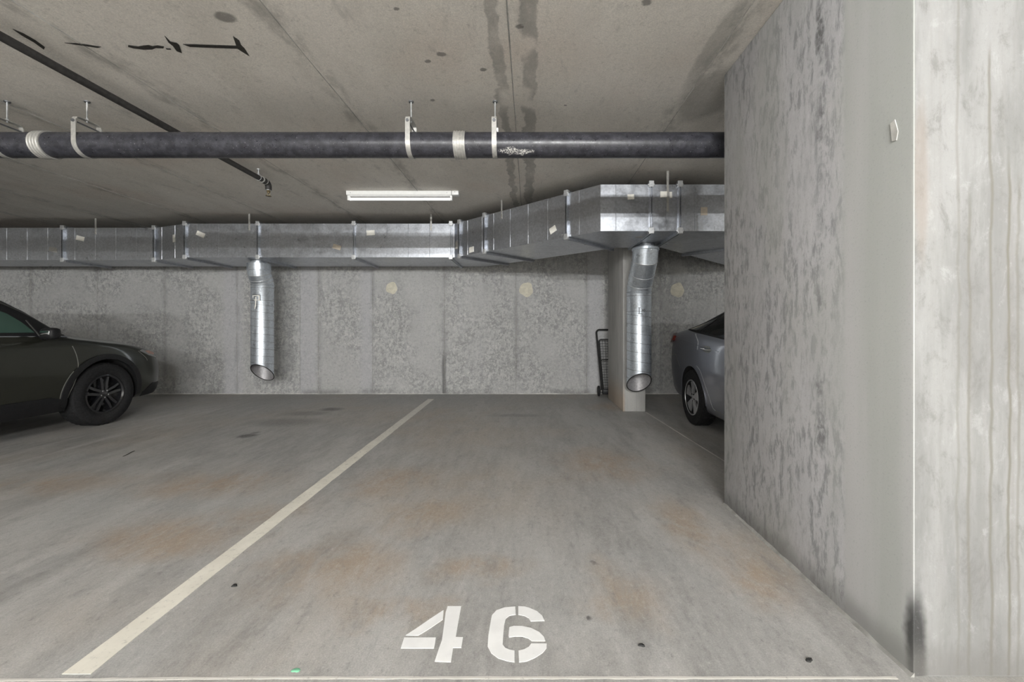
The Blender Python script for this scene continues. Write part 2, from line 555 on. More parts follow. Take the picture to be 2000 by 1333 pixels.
def add_prism(bm, poly, t, mat=None):
    """poly: list of 2-D points, extruded 0..t along z, then moved by mat"""
    mat = mat or Matrix.Identity(4)
    a = [bm.verts.new(mat @ Vector((p[0], p[1], 0))) for p in poly]
    b = [bm.verts.new(mat @ Vector((p[0], p[1], t))) for p in poly]
    n = len(poly)
    bm.faces.new(a[::-1])
    bm.faces.new(b)
    for i in range(n):
        bm.faces.new((a[i], a[(i + 1) % n], b[(i + 1) % n], b[i]))
def add_flat(bm, poly, z0, z1):
    """a thin polygon lying level between z0 and z1, any outline"""
    ins, _, fs, *_ = delaunay_2d_cdt([Vector(p[:2]) for p in poly], [], [list(range(len(poly)))], 1, 1e-6)
    lo = [bm.verts.new((p.x, p.y, z0)) for p in ins]
    hi = [bm.verts.new((p.x, p.y, z1)) for p in ins]
    cnt = {}
    for f in fs:
        bm.faces.new([lo[i] for i in f][::-1])
        bm.faces.new([hi[i] for i in f])
        for i in range(len(f)):
            e = (f[i], f[(i + 1) % len(f)])
            cnt[e] = cnt.get(e, 0) + 1
    for (i, j) in list(cnt):
        if (j, i) not in cnt:
            bm.faces.new((lo[i], lo[j], hi[j], hi[i]))
def add_lathe(bm, prof, n, mat):
    """prof: (radius, height) pairs spun round local z; closed loop of profile"""
    rings = [[bm.verts.new(mat @ Vector((r * math.cos(2 * math.pi * k / n), r * math.sin(2 * math.pi * k / n), h))) for k in range(n)] for r, h in prof]
    L = len(prof)
    for i in range(L):
        a, b = rings[i], rings[(i + 1) % L]
        for k in range(n):
            bm.faces.new((a[k], a[(k + 1) % n], b[(k + 1) % n], b[k]))

# ------------------------------------------------------------------ the setting
XL, XR, YF, YW = -12.5, 9.5, -13.0, 7.08
def slab(name, a, b, m, **kw):
    bm = BM()
    add_box(bm, a, b)
    return tag(obj(name, bm, m), kind='structure', **kw)
floor = slab('floor', (XL, YF, -.2), (XR, YW + .2, 0), M['floor'])
ceiling = slab('ceiling', (XL, YF, HC), (XR, YW + .2, HC + .25), M['ceiling'])
wall_back = slab('wall_back', (XL, YW, 0), (XR, YW + .2, HC), M['wall'])
wall_left = slab('wall_left', (XL - .2, YF, 0), (XL, YW + .2, HC), M['pale_wall'])
wall_front = slab('wall_front', (XL, YF - .2, 0), (XR, YF, HC), M['pale_wall'])
wall_far = slab('wall_far_right', (XR, YF, 0), (XR + .2, YW + .2, HC), M['pale_wall'])

# the pier that closes the bay on the right
PX, PY0, PY1 = 1.245, 1.363, 2.694
bm = BM()
add_box(bm, (PX, PY0, 0), (PX + .95, PY1, HC), .007)
wall_right = tag(obj('wall_right', bm, M['pier'], smooth=30), kind='structure')
bm = BM()
add_flat(bm, [(p.y, p.z) for p in (Vector((0, 1.448, 1.84)), Vector((0, 1.441, 1.775)), Vector((0, 1.424, 1.772)), Vector((0, 1.418, 1.80)), Vector((0, 1.43, 1.845)))], -.003, .0002)
for v in bm.verts:
    v.co = Vector((PX + v.co.z, v.co.x, v.co.y))
obj('paint_fleck', bm, M['grout'], wall_right)
# ragged fillet of mortar along the foot of the pier
bm = BM()
ys = np.linspace(PY0, PY1, 34)
pr = []
for yy in ys:
    wv = .008 + .006 * random.random()
    pr.append([bm.verts.new((PX - wv, yy, .0)), bm.verts.new((PX - wv * .5, yy, .004 + .004 * random.random())), bm.verts.new((PX + .004, yy, .010 + .008 * random.random())), bm.verts.new((PX + .004, yy, 0))])
for a, b in zip(pr, pr[1:]):
    for k in range(4):
        bm.faces.new((a[k], a[(k + 1) % 4], b[(k + 1) % 4], b[k]))
bm.faces.new(pr[0]); bm.faces.new(pr[-1][::-1])
obj('mortar_fillet', bm, M['seam'], wall_right, 40)

# ceiling: ridges left by the joints of the form sheets, tar marks
for k in range(-8, 8):
    x = -.114 + 1.22 * k
    if x < XL or x > XR:
        continue
    bm = BM()
    segs = 30
    yy = np.linspace(-3, YW, segs)
    rows = []
    for q in yy:
        wv, dp = .004 + .003 * random.random(), .002 + .003 * random.random()
        jx = x + random.uniform(-.002, .002)
        rows.append([bm.verts.new((jx - wv, q, HC + .002)), bm.verts.new((jx, q, HC - dp)), bm.verts.new((jx + wv, q, HC + .002))])
    for a, b in zip(rows, rows[1:]):
        for i in range(3):
            bm.faces.new((a[i], a[(i + 1) % 3], b[(i + 1) % 3], b[i]))
    bm.faces.new(rows[0]); bm.faces.new(rows[-1][::-1])
    obj('form_joint', bm, M['seam'], ceiling)
TAR = [
    [(715, 250), (770, 258), (800, 253), (830, 250), (850, 256), (880, 252), (915, 258), (912, 268), (870, 266), (850, 274), (800, 275), (745, 268), (715, 260)],
    [(918, 198), (950, 230), (985, 238), (1000, 250), (1010, 280), (1015, 295), (985, 283), (965, 255), (940, 235)],
    [(1020, 245), (1100, 246), (1200, 250), (1318, 254), (1300, 200), (1335, 225), (1345, 250), (1365, 270), (1392, 312), (1345, 283), (1325, 270), (1180, 265), (1060, 260)],
    [(360, 238), (420, 240), (450, 243), (490, 248), (565, 260), (545, 265), (480, 255), (420, 247)],
    [(70, 160), (130, 185), (200, 225), (250, 262), (245, 275), (190, 235), (120, 195)],
    [(925, 268), (950, 270), (955, 276), (930, 274)],
]
for pl in TAR:
    pts = [on_ceil(x / 2.857, y / 2.857) for x, y in pl]
    bm = BM()
    add_flat(bm, [(p.x, p.y) for p in pts], HC - .003, HC + .001)
    obj('tar_mark', bm, M['tar'], ceiling)

# back wall: raised joints between form sheets, cream mortar plugs, pale line at its foot
for px in (60, 190, 322, 463, 586, 622, 728, 868, 1008, 1146, 1290, 1400):
    x = (px - CX) * YW / F
    bm = BM()
    rows = []
    for q in np.linspace(0, HC, 40):
        wv, dp = .004 + .004 * random.random(), .001 + .005 * random.random()
        jx = x + random.uniform(-.003, .003)
        rows.append([bm.verts.new((jx - wv, YW + .002, q)), bm.verts.new((jx, YW - dp, q)), bm.verts.new((jx + wv, YW + .002, q))])
    for a, b in zip(rows, rows[1:]):
        for i in range(3):
            bm.faces.new((a[i], a[(i + 1) % 3], b[(i + 1) % 3], b[i]))
    bm.faces.new(rows[0]); bm.faces.new(rows[-1][::-1])
    obj('form_joint', bm, M['seam'], wall_back)
for px, py, r in ((765, 563, .098), (1028, 566, .118), (1323, 567, .118), (238, 562, .10)):
    if px == 238:
        continue
    c = at_y(px, py, YW)
    bm = BM()
    n = 22
    ph = random.random() * 6
    rim = []
    for k in range(n):
        a = 2 * math.pi * k / n
        rr = r * (1 + .06 * math.sin(3 * a + ph) + .05 * math.sin(5 * a + ph * 2) + .03 * random.random())
        rim.append((c.x + rr * math.cos(a), c.z + rr * 1.05 * math.sin(a)))
    vin = [bm.verts.new((x, YW + .002, z)) for x, z in rim]
    vmid = [bm.verts.new((c.x + (x - c.x) * .9, YW - .004, c.z + (z - c.z) * .9)) for x, z in rim]
    ctr = bm.verts.new((c.x, YW - .007, c.z))
    for k in range(n):
        j = (k + 1) % n
        bm.faces.new((vin[k], vin[j], vmid[j], vmid[k]))
        bm.faces.new((vmid[k], vmid[j], ctr))
    bm.faces.new(vin)
    obj('mortar_plug', bm, M['mortar'], wall_back, 60)
bm = BM()
rows = []
for q in np.linspace(-10, 8, 140):
    hh, dd = .006 + .008 * random.random(), .008 + .012 * random.random()
    rows.append([bm.verts.new((q, YW + .002, 0)), bm.verts.new((q, YW - dd, 0)), bm.verts.new((q, YW - dd * .6, hh * .7)), bm.verts.new((q, YW + .002, hh))])
for a, b in zip(rows, rows[1:]):
    for i in range(4):
        bm.faces.new((a[i], a[(i + 1) % 4], b[(i + 1) % 4], b[i]))
bm.faces.new(rows[0]); bm.faces.new(rows[-1][::-1])
obj('grout_line', bm, M['grout'], wall_back)

# free-standing column in front of the back wall
bm = BM()
add_box(bm, (1.24, 5.60, 0), (1.543, 6.66, HC), .012)
column = tag(obj('concrete_column', bm, M['column'], smooth=30), 'grey concrete column standing behind the right round duct, orange stain at its foot', 'column', kind='structure')

# ------------------------------------------------------------------ rectangular sheet-metal duct
ZB, ZT = 2.128, 2.610
duct = thing('sheet_metal_duct', 'long galvanised rectangular air duct bending along the back wall under the ceiling', 'duct', (0, 6.4, ZB))
FP = [(-11.0, 6.25), (-5.58, 6.25), (-4.917, 6.0), (-1.076, 6.0), (.731, 4.345), (2.03, 4.345), (3.685, 6.0), (9.0, 6.0)]
WD = .92
FP = [Vector(p) for p in FP]
def normals(i):
    d = (FP[i + 1] - FP[i]).normalized()
    return Vector((-d.y, d.x))
BP = []
for i in range(len(FP)):
    if FP[i].x < -4.9:
        BP.append(Vector((FP[i].x, 6.92)))
        continue
    if i == len(FP) - 1:
        BP.append(FP[i] + WD * normals(i - 1))
    else:
        n1, n2 = normals(i - 1), normals(i)
        if i == 2:
            n1 = n2
        BP.append(FP[i] + WD * (n1 + n2) / (1 + n1.dot(n2)))
def seg_at_px(i, px):
    a, b = FP[i], FP[i + 1]
    k = (px - CX) / F
    t = (k * a.y - a.x) / ((b.x - a.x) - k * (b.y - a.y))
    return a + (b - a) * t
def station(i, p):
    """front point p on segment i -> (front, back, direction)"""
    d = (FP[i + 1] - FP[i]).normalized()
    if i < 2:
        return (p, Vector((p.x, 6.92)), Vector((1, 0)))
    return (p, p + WD * Vector((-d.y, d.x)), d)
FL = [(0, 125), (0, 302.5), (1, 363), (2, 505), (2, 692), (2, 881), (3, 899), (3, 948), (3, 1108), (4, 1271), (4, 1327)]
stats = []
for i, px in FL:
    p = FP[1] if px == 302.5 else (FP[2] if px == 363 else seg_at_px(i, px))
    if px in (302.5, 363):
        stats.append((i, (p, Vector((p.x, 6.92)), Vector((1, 0)))))
    else:
        stats.append((i, station(i, p)))
for i, x in ((5, 2.75), (6, 4.6), (6, 6.8)):
    a, b = FP[i], FP[i + 1]
    stats.append((i, station(i, a + (b - a) * ((x - a.x) / (b.x - a.x)))))
ends = [(0, station(0, FP[0]))] + stats + [(6, station(6, FP[7]))]
sections = []
for (ia, sa), (ib, sb) in zip(ends, ends[1:]):
    ring = [(sa[0], sa[1])]
    for j in range(len(FP)):
        if ia < j <= ib and (FP[j] - sa[0]).length > .02 and (FP[j] - sb[0]).length > .02:
            ring.append((FP[j], BP[j]))
    ring.append((sb[0], sb[1]))
    bm = BM()
    rr = []
    for f, b in ring:
        rr.append([bm.verts.new((f.x, f.y, ZB)), bm.verts.new((f.x, f.y, ZT)), bm.verts.new((b.x, b.y, ZT)), bm.verts.new((b.x, b.y, ZB))])
    for a, b in zip(rr, rr[1:]):
        for k in range(4):
            bm.faces.new((a[k], a[(k + 1) % 4], b[(k + 1) % 4], b[k]))
    bm.faces.new(rr[0]); bm.faces.new(rr[-1][::-1])
    s = obj('duct_section', bm, M['galv'], duct)
    sections.append((s, ring))
    # stiffening beads pressed into the front every foot
    for (f0, b0), (f1, b1) in zip(ring, ring[1:]):
        L = (f1 - f0).length
        d = (f1 - f0).normalized()
        nn = Vector((d.y, -d.x))
        q = .16
        while q < L - .06:
            p = f0 + d * q
            bm = BM()
            mtx = Matrix(((d.x, nn.x, 0, p.x), (d.y, nn.y, 0, p.y), (0, 0, 1, 0), (0, 0, 0, 1)))
            add_prism(bm, [(-.005, -.001), (.005, -.001), (.0018, .003), (-.0018, .003)], ZT - ZB - .01, mtx @ Matrix.Translation((0, 0, ZB + .005)))
            if p.x < 3.0 and p.x > -9.5:
                obj('bead', bm, M['galv'], s)
            else:
                bm.free()
            q += .305
def add_flange(bm, f, b, d, out=.030, th=.010):
    """two mated angle frames around the duct"""
    back = (b - f)
    wd = back.length
    nn = back.normalized()
    for off in (-.011, .011):
        o = f + d * off
        m = Matrix(((d.x, nn.x, 0, o.x), (d.y, nn.y, 0, o.y), (0, 0, 1, 0), (0, 0, 0, 1)))
        h = th / 2
        for a, c in (((-h, -out, ZB - out), (h, .0, ZT + out)), ((-h, wd, ZB - out), (h, wd + out, ZT + out)),
                     ((-h, 0, ZB - out), (h, wd, ZB)), ((-h, 0, ZT), (h, wd, ZT + out))):
            add_box(bm, a, c, mat=m)
def add_clip(bm, f, b, d, z, out=.034):
    nn = (b - f).normalized()
    m = Matrix(((d.x, nn.x, 0, f.x), (d.y, nn.y, 0, f.y), (0, 0, 1, z), (0, 0, 0, 1)))
    add_box(bm, (-.026, -out, -.03), (.026, .002, .035), .004, m)
    add_box(bm, (-.034, -out + .006, -.012), (.034, -out + .022, .006), .003, m)
for i, (f, b, d) in stats:
    bm = BM()
    add_flange(bm, f, b, d)
    fo = obj('flange', bm, M['galv'], duct)
    if f.x < 2.3:
        for z in (ZT - .004, ZB - .002):
            bm = BM()
            add_clip(bm, f, b, d, z)
            obj('corner_clip', bm, M['clip'], fo)
# hanger straps screwed to the front, up to the slab
for i, px in ((0, 187), (2, 487), (2, 842), (3, 980), (4, 1304)):
    p = seg_at_px(i, px)
    d = (FP[i + 1] - FP[i]).normalized()
    nn = Vector((d.y, -d.x))
    m = Matrix(((d.x, nn.x, 0, p.x), (d.y, nn.y, 0, p.y), (0, 0, 1, 0), (0, 0, 0, 1)))
    bm = BM()
    add_box(bm, (-.012, .0, ZT - (.10 if px != 1304 else .28)), (.012, .0035, HC), mat=m)
    for z in (ZT - .03, ZT - .08):
        add_box(bm, (-.005, .003, z - .005), (.005, .008, z + .005), mat=m)
    obj('hanger_strap', bm, M['zinc'], duct)
# paper labels stuck on the sheet
LB = [(0, 104, 488, 16, 9, -14, 'label_grey'), (0, 157, 466, 16, 9, -14, 'label'), (1, 340, 466, 7, 15, 2, 'label'), (2, 392, 458, 17, 9, -24, 'label'),
      (2, 658, 483, 16, 9, -18, 'label_tan'), (2, 724, 455, 16, 10, 3, 'label'), (3, 921, 488, 12, 11, 3, 'label'),
      (3, 1080, 449, 14, 12, 20, 'label'), (4, 1232, 385, 13, 10, 2, 'label'), (4, 1296, 380, 13, 12, 0, 'label'), (4, 1310, 381, 5, 12, 2, 'label'),
      (4, 1375, 413, 13, 16, 0, 'label_tan')]
for i, px, py, wp, hp, ang, mk in LB:
    p = seg_at_px(i, px)
    d = (FP[i + 1] - FP[i]).normalized()
    nn = Vector((d.y, -d.x))
    z = H - (py - CY) * p.y / F
    k = p.y / F
    m = Matrix(((d.x, 0, nn.x, p.x), (d.y, 0, nn.y, p.y), (0, 1, 0, z), (0, 0, 0, 1))) @ Matrix.Rotation(math.radians(ang), 4, 'Z')
    ww, hh = wp * k / 2, hp * k / 2
    if i == 3:
        ww *= 1.15
    bm = BM()
    add_prism(bm, [(-ww, -hh), (ww, -hh * .95), (ww * .98, hh), (-ww, hh * .98)], .0045, m @ Matrix.Translation((0, 0, -.0005)))
    obj('paper_label', bm, M[mk], duct)
# the tag that bends round the mitre at the left corner
bm = BM()
p = seg_at_px(3, 891)
d = (FP[4] - FP[3]).normalized()
nn = Vector((d.y, -d.x))
m = Matrix(((d.x, 0, nn.x, p.x), (d.y, 0, nn.y, p.y), (0, 1, 0, 2.29), (0, 0, 0, 1)))
add_prism(bm, [(-.02, -.05), (.045, -.05), (.05, .06), (-.01, .06)], .006, m)
obj('paper_label', bm, M['label_grey'], duct)
bm = BM()
add_box(bm, (1.17, 4.60, ZB - .004), (1.26, 4.66, ZB + .001))
obj('paper_label', bm, M['label_grey'], duct)

# ------------------------------------------------------------------ round drop ducts
def ring_pts(c, nrm, r, n, xdir=Vector((1, 0, 0))):
    nrm = nrm.normalized()
    v = nrm.cross(xdir).normalized()
    u = v.cross(nrm).normalized()
    return [c + (u * math.cos(2 * math.pi * k / n) + v * math.sin(2 * math.pi * k / n)) * r for k in range(n)]
def shell(bm, rings_out, rings_in, n):
    """hollow tube from matching outer and inner rings"""
    vo = [[bm.verts.new(p) for p in r] for r in rings_out]
    vi = [[bm.verts.new(p) for p in r] for r in rings_in]
    for a, b in zip(vo, vo[1:]):
        for k in range(n):
            bm.faces.new((a[k], a[(k + 1) % n], b[(k + 1) % n], b[k]))
    for a, b in zip(vi, vi[1:]):
        for k in range(n):
            f = bm.faces.new((a[k], b[k], b[(k + 1) % n], a[(k + 1) % n]))
            f.material_index = 1
    for a, b in ((vo[0], vi[0]), (vo[-1], vi[-1])):
        for k in range(n):
            bm.faces.new((a[k], b[k], b[(k + 1) % n], a[(k + 1) % n]))
def drop(x, y0, y1, z1, z2, za, zb_, r, label, pitch, hand, marks):
    """collar at the duct (y0), gored offset between z1 and z2, spiral leg at y1 ending in the plane z = za + ..."""
    n = 48
    root = thing('round_drop_duct', label, 'duct', (x, y1, .30), 'round drop ducts under the rectangular duct')
    t = .004
    # collar
    bm = BM()
    up = Vector((0, 0, -1))
    z0 = ZB - .003
    prof = [(r * .70, z0), (r * .70, z0 - .034), (r + .004, z0 - .040), (r + .004, z1 + .012), (r + .009, z1 + .008), (r + .009, z1 - .004), (r + .002, z1 - .008)]
    shell(bm, [ring_pts(Vector((x, y0, zz)), up, rr, n) for rr, zz in prof], [ring_pts(Vector((x, y0, zz)), up, min(rr, r) - t, n) for rr, zz in prof], n)
    obj('collar', bm, [M['galv_drop'], M['bore']], root, 35)
    # gored elbow
    pts = [Vector((x, y0, z1)), Vector((x, y0 + (y1 - y0) * .12, z1 - (z1 - z2) * .25)), Vector((x, y0 + (y1 - y0) * .5, z1 - (z1 - z2) * .52)), Vector((x, y0 + (y1 - y0) * .88, z1 - (z1 - z2) * .78)), Vector((x, y1, z2))]
    nr = [up, None, None, None, up]
    for i in (1, 2, 3):
        nr[i] = ((pts[i] - pts[i - 1]).normalized() + (pts[i + 1] - pts[i]).normalized())
    bm = BM()
    shell(bm, [ring_pts(p, q, r, n) for p, q in zip(pts, nr)], [ring_pts(p, q, r - t, n) for p, q in zip(pts, nr)], n)
    el = obj('elbow', bm, [M['galv_drop'], M['bore']], root, 14)
    for i in (1, 2, 3):
        bm = BM()
        add_tube(bm, ring_pts(pts[i], nr[i], r + .001, n), .004, 6, closed=True)
        obj('gore_seam', bm, M['clip'], el, 60)
    # straight leg
    a, b, zc = zb_
    bm = BM()
    ro, ri = [], []
    for zz, rr in ((z2 + .002, r + .002), (z2 - .012, r + .006), (z2 - .024, r), (1.1, r)):
        ro.append(ring_pts(Vector((x, y1, zz)), up, rr, n)); ri.append(ring_pts(Vector((x, y1, zz)), up, rr - t, n))
    def cutring(rr, dz=0.0):
        res = []
        for p in ring_pts(Vector((x, y1, 0)), up, rr, n):
            res.append(Vector((p.x, p.y, zc + a * (p.x - x) + b * (p.y - y1) + dz)))
        return res
    ro.append(cutring(r)); ri.append(cutring(r - t))
    shell_bm = BM()
    shell(shell_bm, ro, ri, n)
    leg = obj('spiral_leg', shell_bm, [M['galv_drop'], M['bore']], root, 35)
    # dark raw edge of the slanted mouth
    bm = BM()
    add_tube(bm, cutring(r - t / 2), .006, 6, closed=True)
    obj('mouth_rim', bm, M['ink'], leg, 60)
    # lock seam winding round the leg
    bm = BM()
    pts = []
    zz0 = z2 - .22
    K = 40
    ztop, zlow = zz0, zc - .0
    turns = (ztop - zlow) / pitch
    m_ = int(turns * K)
    for i in range(m_ + 1):
        an = hand * 2 * math.pi * i / K
        px_, py_ = math.cos(an) * (r + .0005), math.sin(an) * (r + .0005)
        z = ztop - pitch * i / K
        lim = zc + a * px_ + b * py_
        if z < lim + .012:
            if len(pts) > 2:
                add_tube(bm, pts, .0022, 5)
            pts = []
            continue
        pts.append(Vector((x + px_, y1 + py_, z)))
    if len(pts) > 2:
        add_tube(bm, pts, .0022, 5)
    obj('lock_seam', bm, M['galv_dark'], leg, 60)
    for zz in (z2 - .05, z2 - .245):
        bm = BM()
        add_tube(bm, ring_pts(Vector((x, y1, zz)), up, r + .0005, n), .0025, 5, closed=True)
        obj('slip_joint', bm, M['galv_dark'], leg, 60)
    # hand-drawn installer's marks on the front of the leg
    for k, (mk, strokes) in enumerate(marks):
        bm = BM()
        for (u0, v0, u1, v1, wd) in strokes:
            N = 4
            L, R = [], []
            du, dv = u1 - u0, v1 - v0
            ln = math.hypot(du, dv)
            nu, nv = -dv / ln * wd / 2, du / ln * wd / 2
            for i in range(N + 1):
                for arr, sg in ((L, 1), (R, -1)):
                    u = u0 + du * i / N + sg * nu
                    v = v0 + dv * i / N + sg * nv
                    an = u / r - math.pi / 2
                    arr.append([Vector((x + math.cos(an) * rr, y1 + math.sin(an) * rr, v)) for rr in (r - .001, r + .0025)])
            va = [[bm.verts.new(q) for q in (L[i][0], L[i][1], R[i][1], R[i][0])] for i in range(N + 1)]
            for p_, q_ in zip(va, va[1:]):
                for j in range(4):
                    bm.faces.new((p_[j], p_[(j + 1) % 4], q_[(j + 1) % 4], q_[j]))
            bm.faces.new(va[0]); bm.faces.new(va[-1][::-1])
        obj('writing', bm, M[mk], leg)
    return root
dl = drop(-4.084, 6.33, 6.41, 1.985, 1.775, 0, (-.03, -.90, .436), .153,
     'left round galvanised drop duct with its open mouth tilting down to the right', .110, 1,
     [('label', [(-.055, 1.60, .045, 1.60, .012), (-.05, 1.57, -.05, 1.60, .012), (.045, 1.52, .045, 1.60, .012), (-.005, 1.44, .0, 1.58, .016), (-.03, 1.535, .03, 1.535, .012), (-.018, 1.40, -.01, 1.45, .012)]),
      ('ink', [(-.06, 1.612, .055, 1.612, .006), (.058, 1.525, .058, 1.612, .008), (.012, 1.40, .014, 1.52, .006), (-.062, 1.53, -.03, 1.525, .006)])])
dr = drop(1.392, 5.06, 5.36, 2.06, 1.575, 0, (.04, -.88, .421), .153,
     'right round galvanised drop duct in front of the concrete column', .115, 1,
     [('ink', [(-.048, 1.372, -.022, 1.372, .005), (-.036, 1.30, -.036, 1.372, .009), (-.05, 1.298, -.004, 1.298, .007), (.0, 1.325, .018, 1.352, .005), (.018, 1.325, .0, 1.352, .005), (.024, 1.32, .036, 1.34, .005), (.036, 1.34, .026, 1.356, .005), (.0, 1.30, .0, 1.285, .004)]),
      ('galv_dark', [(.008, 1.20, .008, 1.285, .005)])])

# ------------------------------------------------------------------ big black pipe under the slab
PYY, PZ, PR = 3.0, 2.4351, .0866
pipe = thing('black_drain_pipe', 'thick black iron pipe running straight across below the ceiling', 'pipe', (-1.4, PYY, PZ))
joints = [-7.2, -3.45, -.495, 2.6]
edges = [-12.0] + joints + [8.5]
for a, b in zip(edges, edges[1:]):
    bm = BM()
    add_tube(bm, [(a + .002, PYY, PZ), (b - .002, PYY, PZ)], PR, 40)
    obj('pipe_length', bm, M['pipe'], pipe, 40)
for x in joints:
    bm = BM()
    rr, hh = PR + .001, .041
    prof = [(rr, -hh)]
    for k in range(5):
        z = -hh + hh * 2 * k / 4
        prof += [(PR + .009, z - .004 if k else z), (PR + .009, z + .004 if k < 4 else z)] + ([(PR + .006, z + .007), (PR + .006, z + 2 * hh / 4 - .007)] if k < 4 else [])
    prof.append((rr, hh))
    add_lathe(bm, prof, 40, Matrix.Translation((x, PYY, PZ)) @ Matrix.Rotation(math.pi / 2, 4, 'Y'))
    cp = obj('coupling_band', bm, M['zinc'], pipe, 30)
    for s in (-.022, .022):
        bm = BM()
        add_box(bm, (x + s - .006, PYY + .02, PZ + PR + .004), (x + s + .006, PYY + .06, PZ + PR + .016), .002)
        obj('worm_screw', bm, M['clip'], cp)
# clevis hangers
def clevis(px, label):
    x = (px - CX) * PYY / F
    root = thing('clevis_hanger', label, 'hanger', (x, PYY, HC), 'clevis hangers on the black pipe')
    rb, th, hw = PR + .0008, .004, .0165
    def strap(prof, m, name):
        bm = BM()
        out = []
        for i, p in enumerate(prof):
            q0, q1 = prof[max(i - 1, 0)], prof[min(i + 1, len(prof) - 1)]
            d = Vector((q1[0] - q0[0], q1[1] - q0[1])).normalized()
            nr = Vector((-d.y, d.x))
            out.append([bm.verts.new((x + sx * hw, PYY + p[0] + nr.x * o, PZ + p[1] + nr.y * o)) for sx, o in ((-1, 0), (1, 0), (1, -th), (-1, -th))])
        for a, b in zip(out, out[1:]):
            for k in range(4):
                bm.faces.new((a[k], a[(k + 1) % 4], b[(k + 1) % 4], b[k]))
        bm.faces.new(out[0]); bm.faces.new(out[-1][::-1])
        return obj(name, bm, m, root, 35)
    top = .150
    prof = [(-rb, top), (-rb, .10), (-rb, .05)]
    for k in range(19):
        a = math.pi + math.pi * k / 18
        prof.append((rb * math.cos(a), rb * math.sin(a)))
    prof += [(rb, .05), (rb, .10), (rb, top)]
    strap(prof, M['zinc'], 'lower_strap')
    yo = rb - .0006
    strap([(-yo, .118), (-yo, .150), (-yo * .93, .166), (-yo * .7, .175), (yo * .7, .175), (yo * .93, .166), (yo, .150), (yo, .118)], M['zinc'], 'yoke')
    bm = BM()
    zb = PZ + .135
    add_tube(bm, [(x, PYY - rb - .014, zb), (x, PYY + rb + .014, zb)], .0055, 10)
    for s in (-1, 1):
        add_tube(bm, [(x, PYY + s * (rb + .004), zb), (x, PYY + s * (rb + .012), zb)], .0115, 6)
    obj('cross_bolt', bm, M['galv_dark'], root)
    bm = BM()
    add_tube(bm, [(x, PYY, PZ + .162), (x, PYY, HC)], .0048, 8)
    add_tube(bm, [(x, PYY, PZ + .177), (x, PYY, PZ + .187)], .0105, 6)
    obj('threaded_rod', bm, M['clip'], root, 40)
    bm = BM()
    add_tube(bm, [(x, PYY, HC - .008), (x, PYY, HC)], .018, 14)
    obj('anchor', bm, M['galv_dark'], root, 40)
clevis(14, 'clevis hanger farthest left on the black pipe, cut by the frame edge')
clevis(170, 'clevis hanger just right of the left pipe coupling band')
clevis(803, 'clevis hanger left of the ribbed coupling band in mid pipe')
clevis(967, 'clevis hanger beside white paint chips on the black pipe')

# ------------------------------------------------------------------ sprinkler line
SX, SZ, SR = -2.774, 2.662, .024
spr = thing('sprinkler_pipe', 'thin dark sprinkler pipe running under the slab toward the back wall', 'pipe', (SX, 2.5, SZ))
ye = 4.42
bm = BM()
add_tube(bm, [(SX, -6, SZ), (SX, 3.02, SZ)], SR, 18)
obj('pipe_length', bm, M['dark_iron'], spr, 40)
bm = BM()
add_tube(bm, [(SX, 3.02, SZ), (SX, ye - .04, SZ)], SR, 18)
obj('pipe_length', bm, M['dark_iron'], spr, 40)
bm = BM()
pts = [(SX, ye - .07, SZ), (SX, ye - .02, SZ)] + [(SX, ye + .045 * math.sin(a) - .01, SZ - .045 * (1 - math.cos(a))) for a in np.linspace(0, math.pi / 2, 7)] + [(SX, ye + .035, SZ - .075)]
add_tube(bm, pts, .031, 16)
obj('elbow', bm, M['dark_iron'], spr, 50)
for yy in (ye - .075, ye - .02):
    bm = BM()
    add_tube(bm, [(SX, yy - .004, SZ), (SX, yy + .004, SZ)], .0335, 16)
    obj('collar_ring', bm, M['zinc'], spr, 40)
bm = BM()
hx, hy, hz = SX, ye + .035, SZ - .075
add_tube(bm, [(hx, hy, hz), (hx, hy, hz - .022)], .020, 6)
add_tube(bm, [(hx, hy, hz - .02), (hx, hy, hz - .034)], .012, 10)
for s in (-1, 1):
    add_tube(bm, [(hx + s * .011, hy, hz - .03), (hx + s * .016, hy, hz - .045), (hx + s * .003, hy, hz - .062)], .0035, 6)
add_tube(bm, [(hx, hy, hz - .06), (hx, hy, hz - .064)], .028, 16)
obj('sprinkler_head', bm, M['brass'], spr, 40)
bm = BM()
add_tube(bm, [(hx, hy, hz - .004), (hx, hy, hz + .006)], .028, 14)
obj('escutcheon', bm, M['clip'], spr, 40)
hg = ye - .13
bm = BM()
lp = [(SX + .029 * math.cos(a), hg, SZ + .029 * math.sin(a) * 1.0) for a in np.linspace(0, 2 * math.pi, 20, endpoint=False)]
add_tube(bm, lp, .003, 6, closed=True)
add_tube(bm, [(SX, hg, SZ + .028), (SX, hg, HC)], .0045, 8)
add_tube(bm, [(SX, hg, HC - .008), (SX, hg, HC)], .016, 12)
add_tube(bm, [(SX, hg, SZ + .034), (SX, hg, SZ + .046)], .010, 6)
obj('ring_hanger', bm, M['clip'], spr, 50)

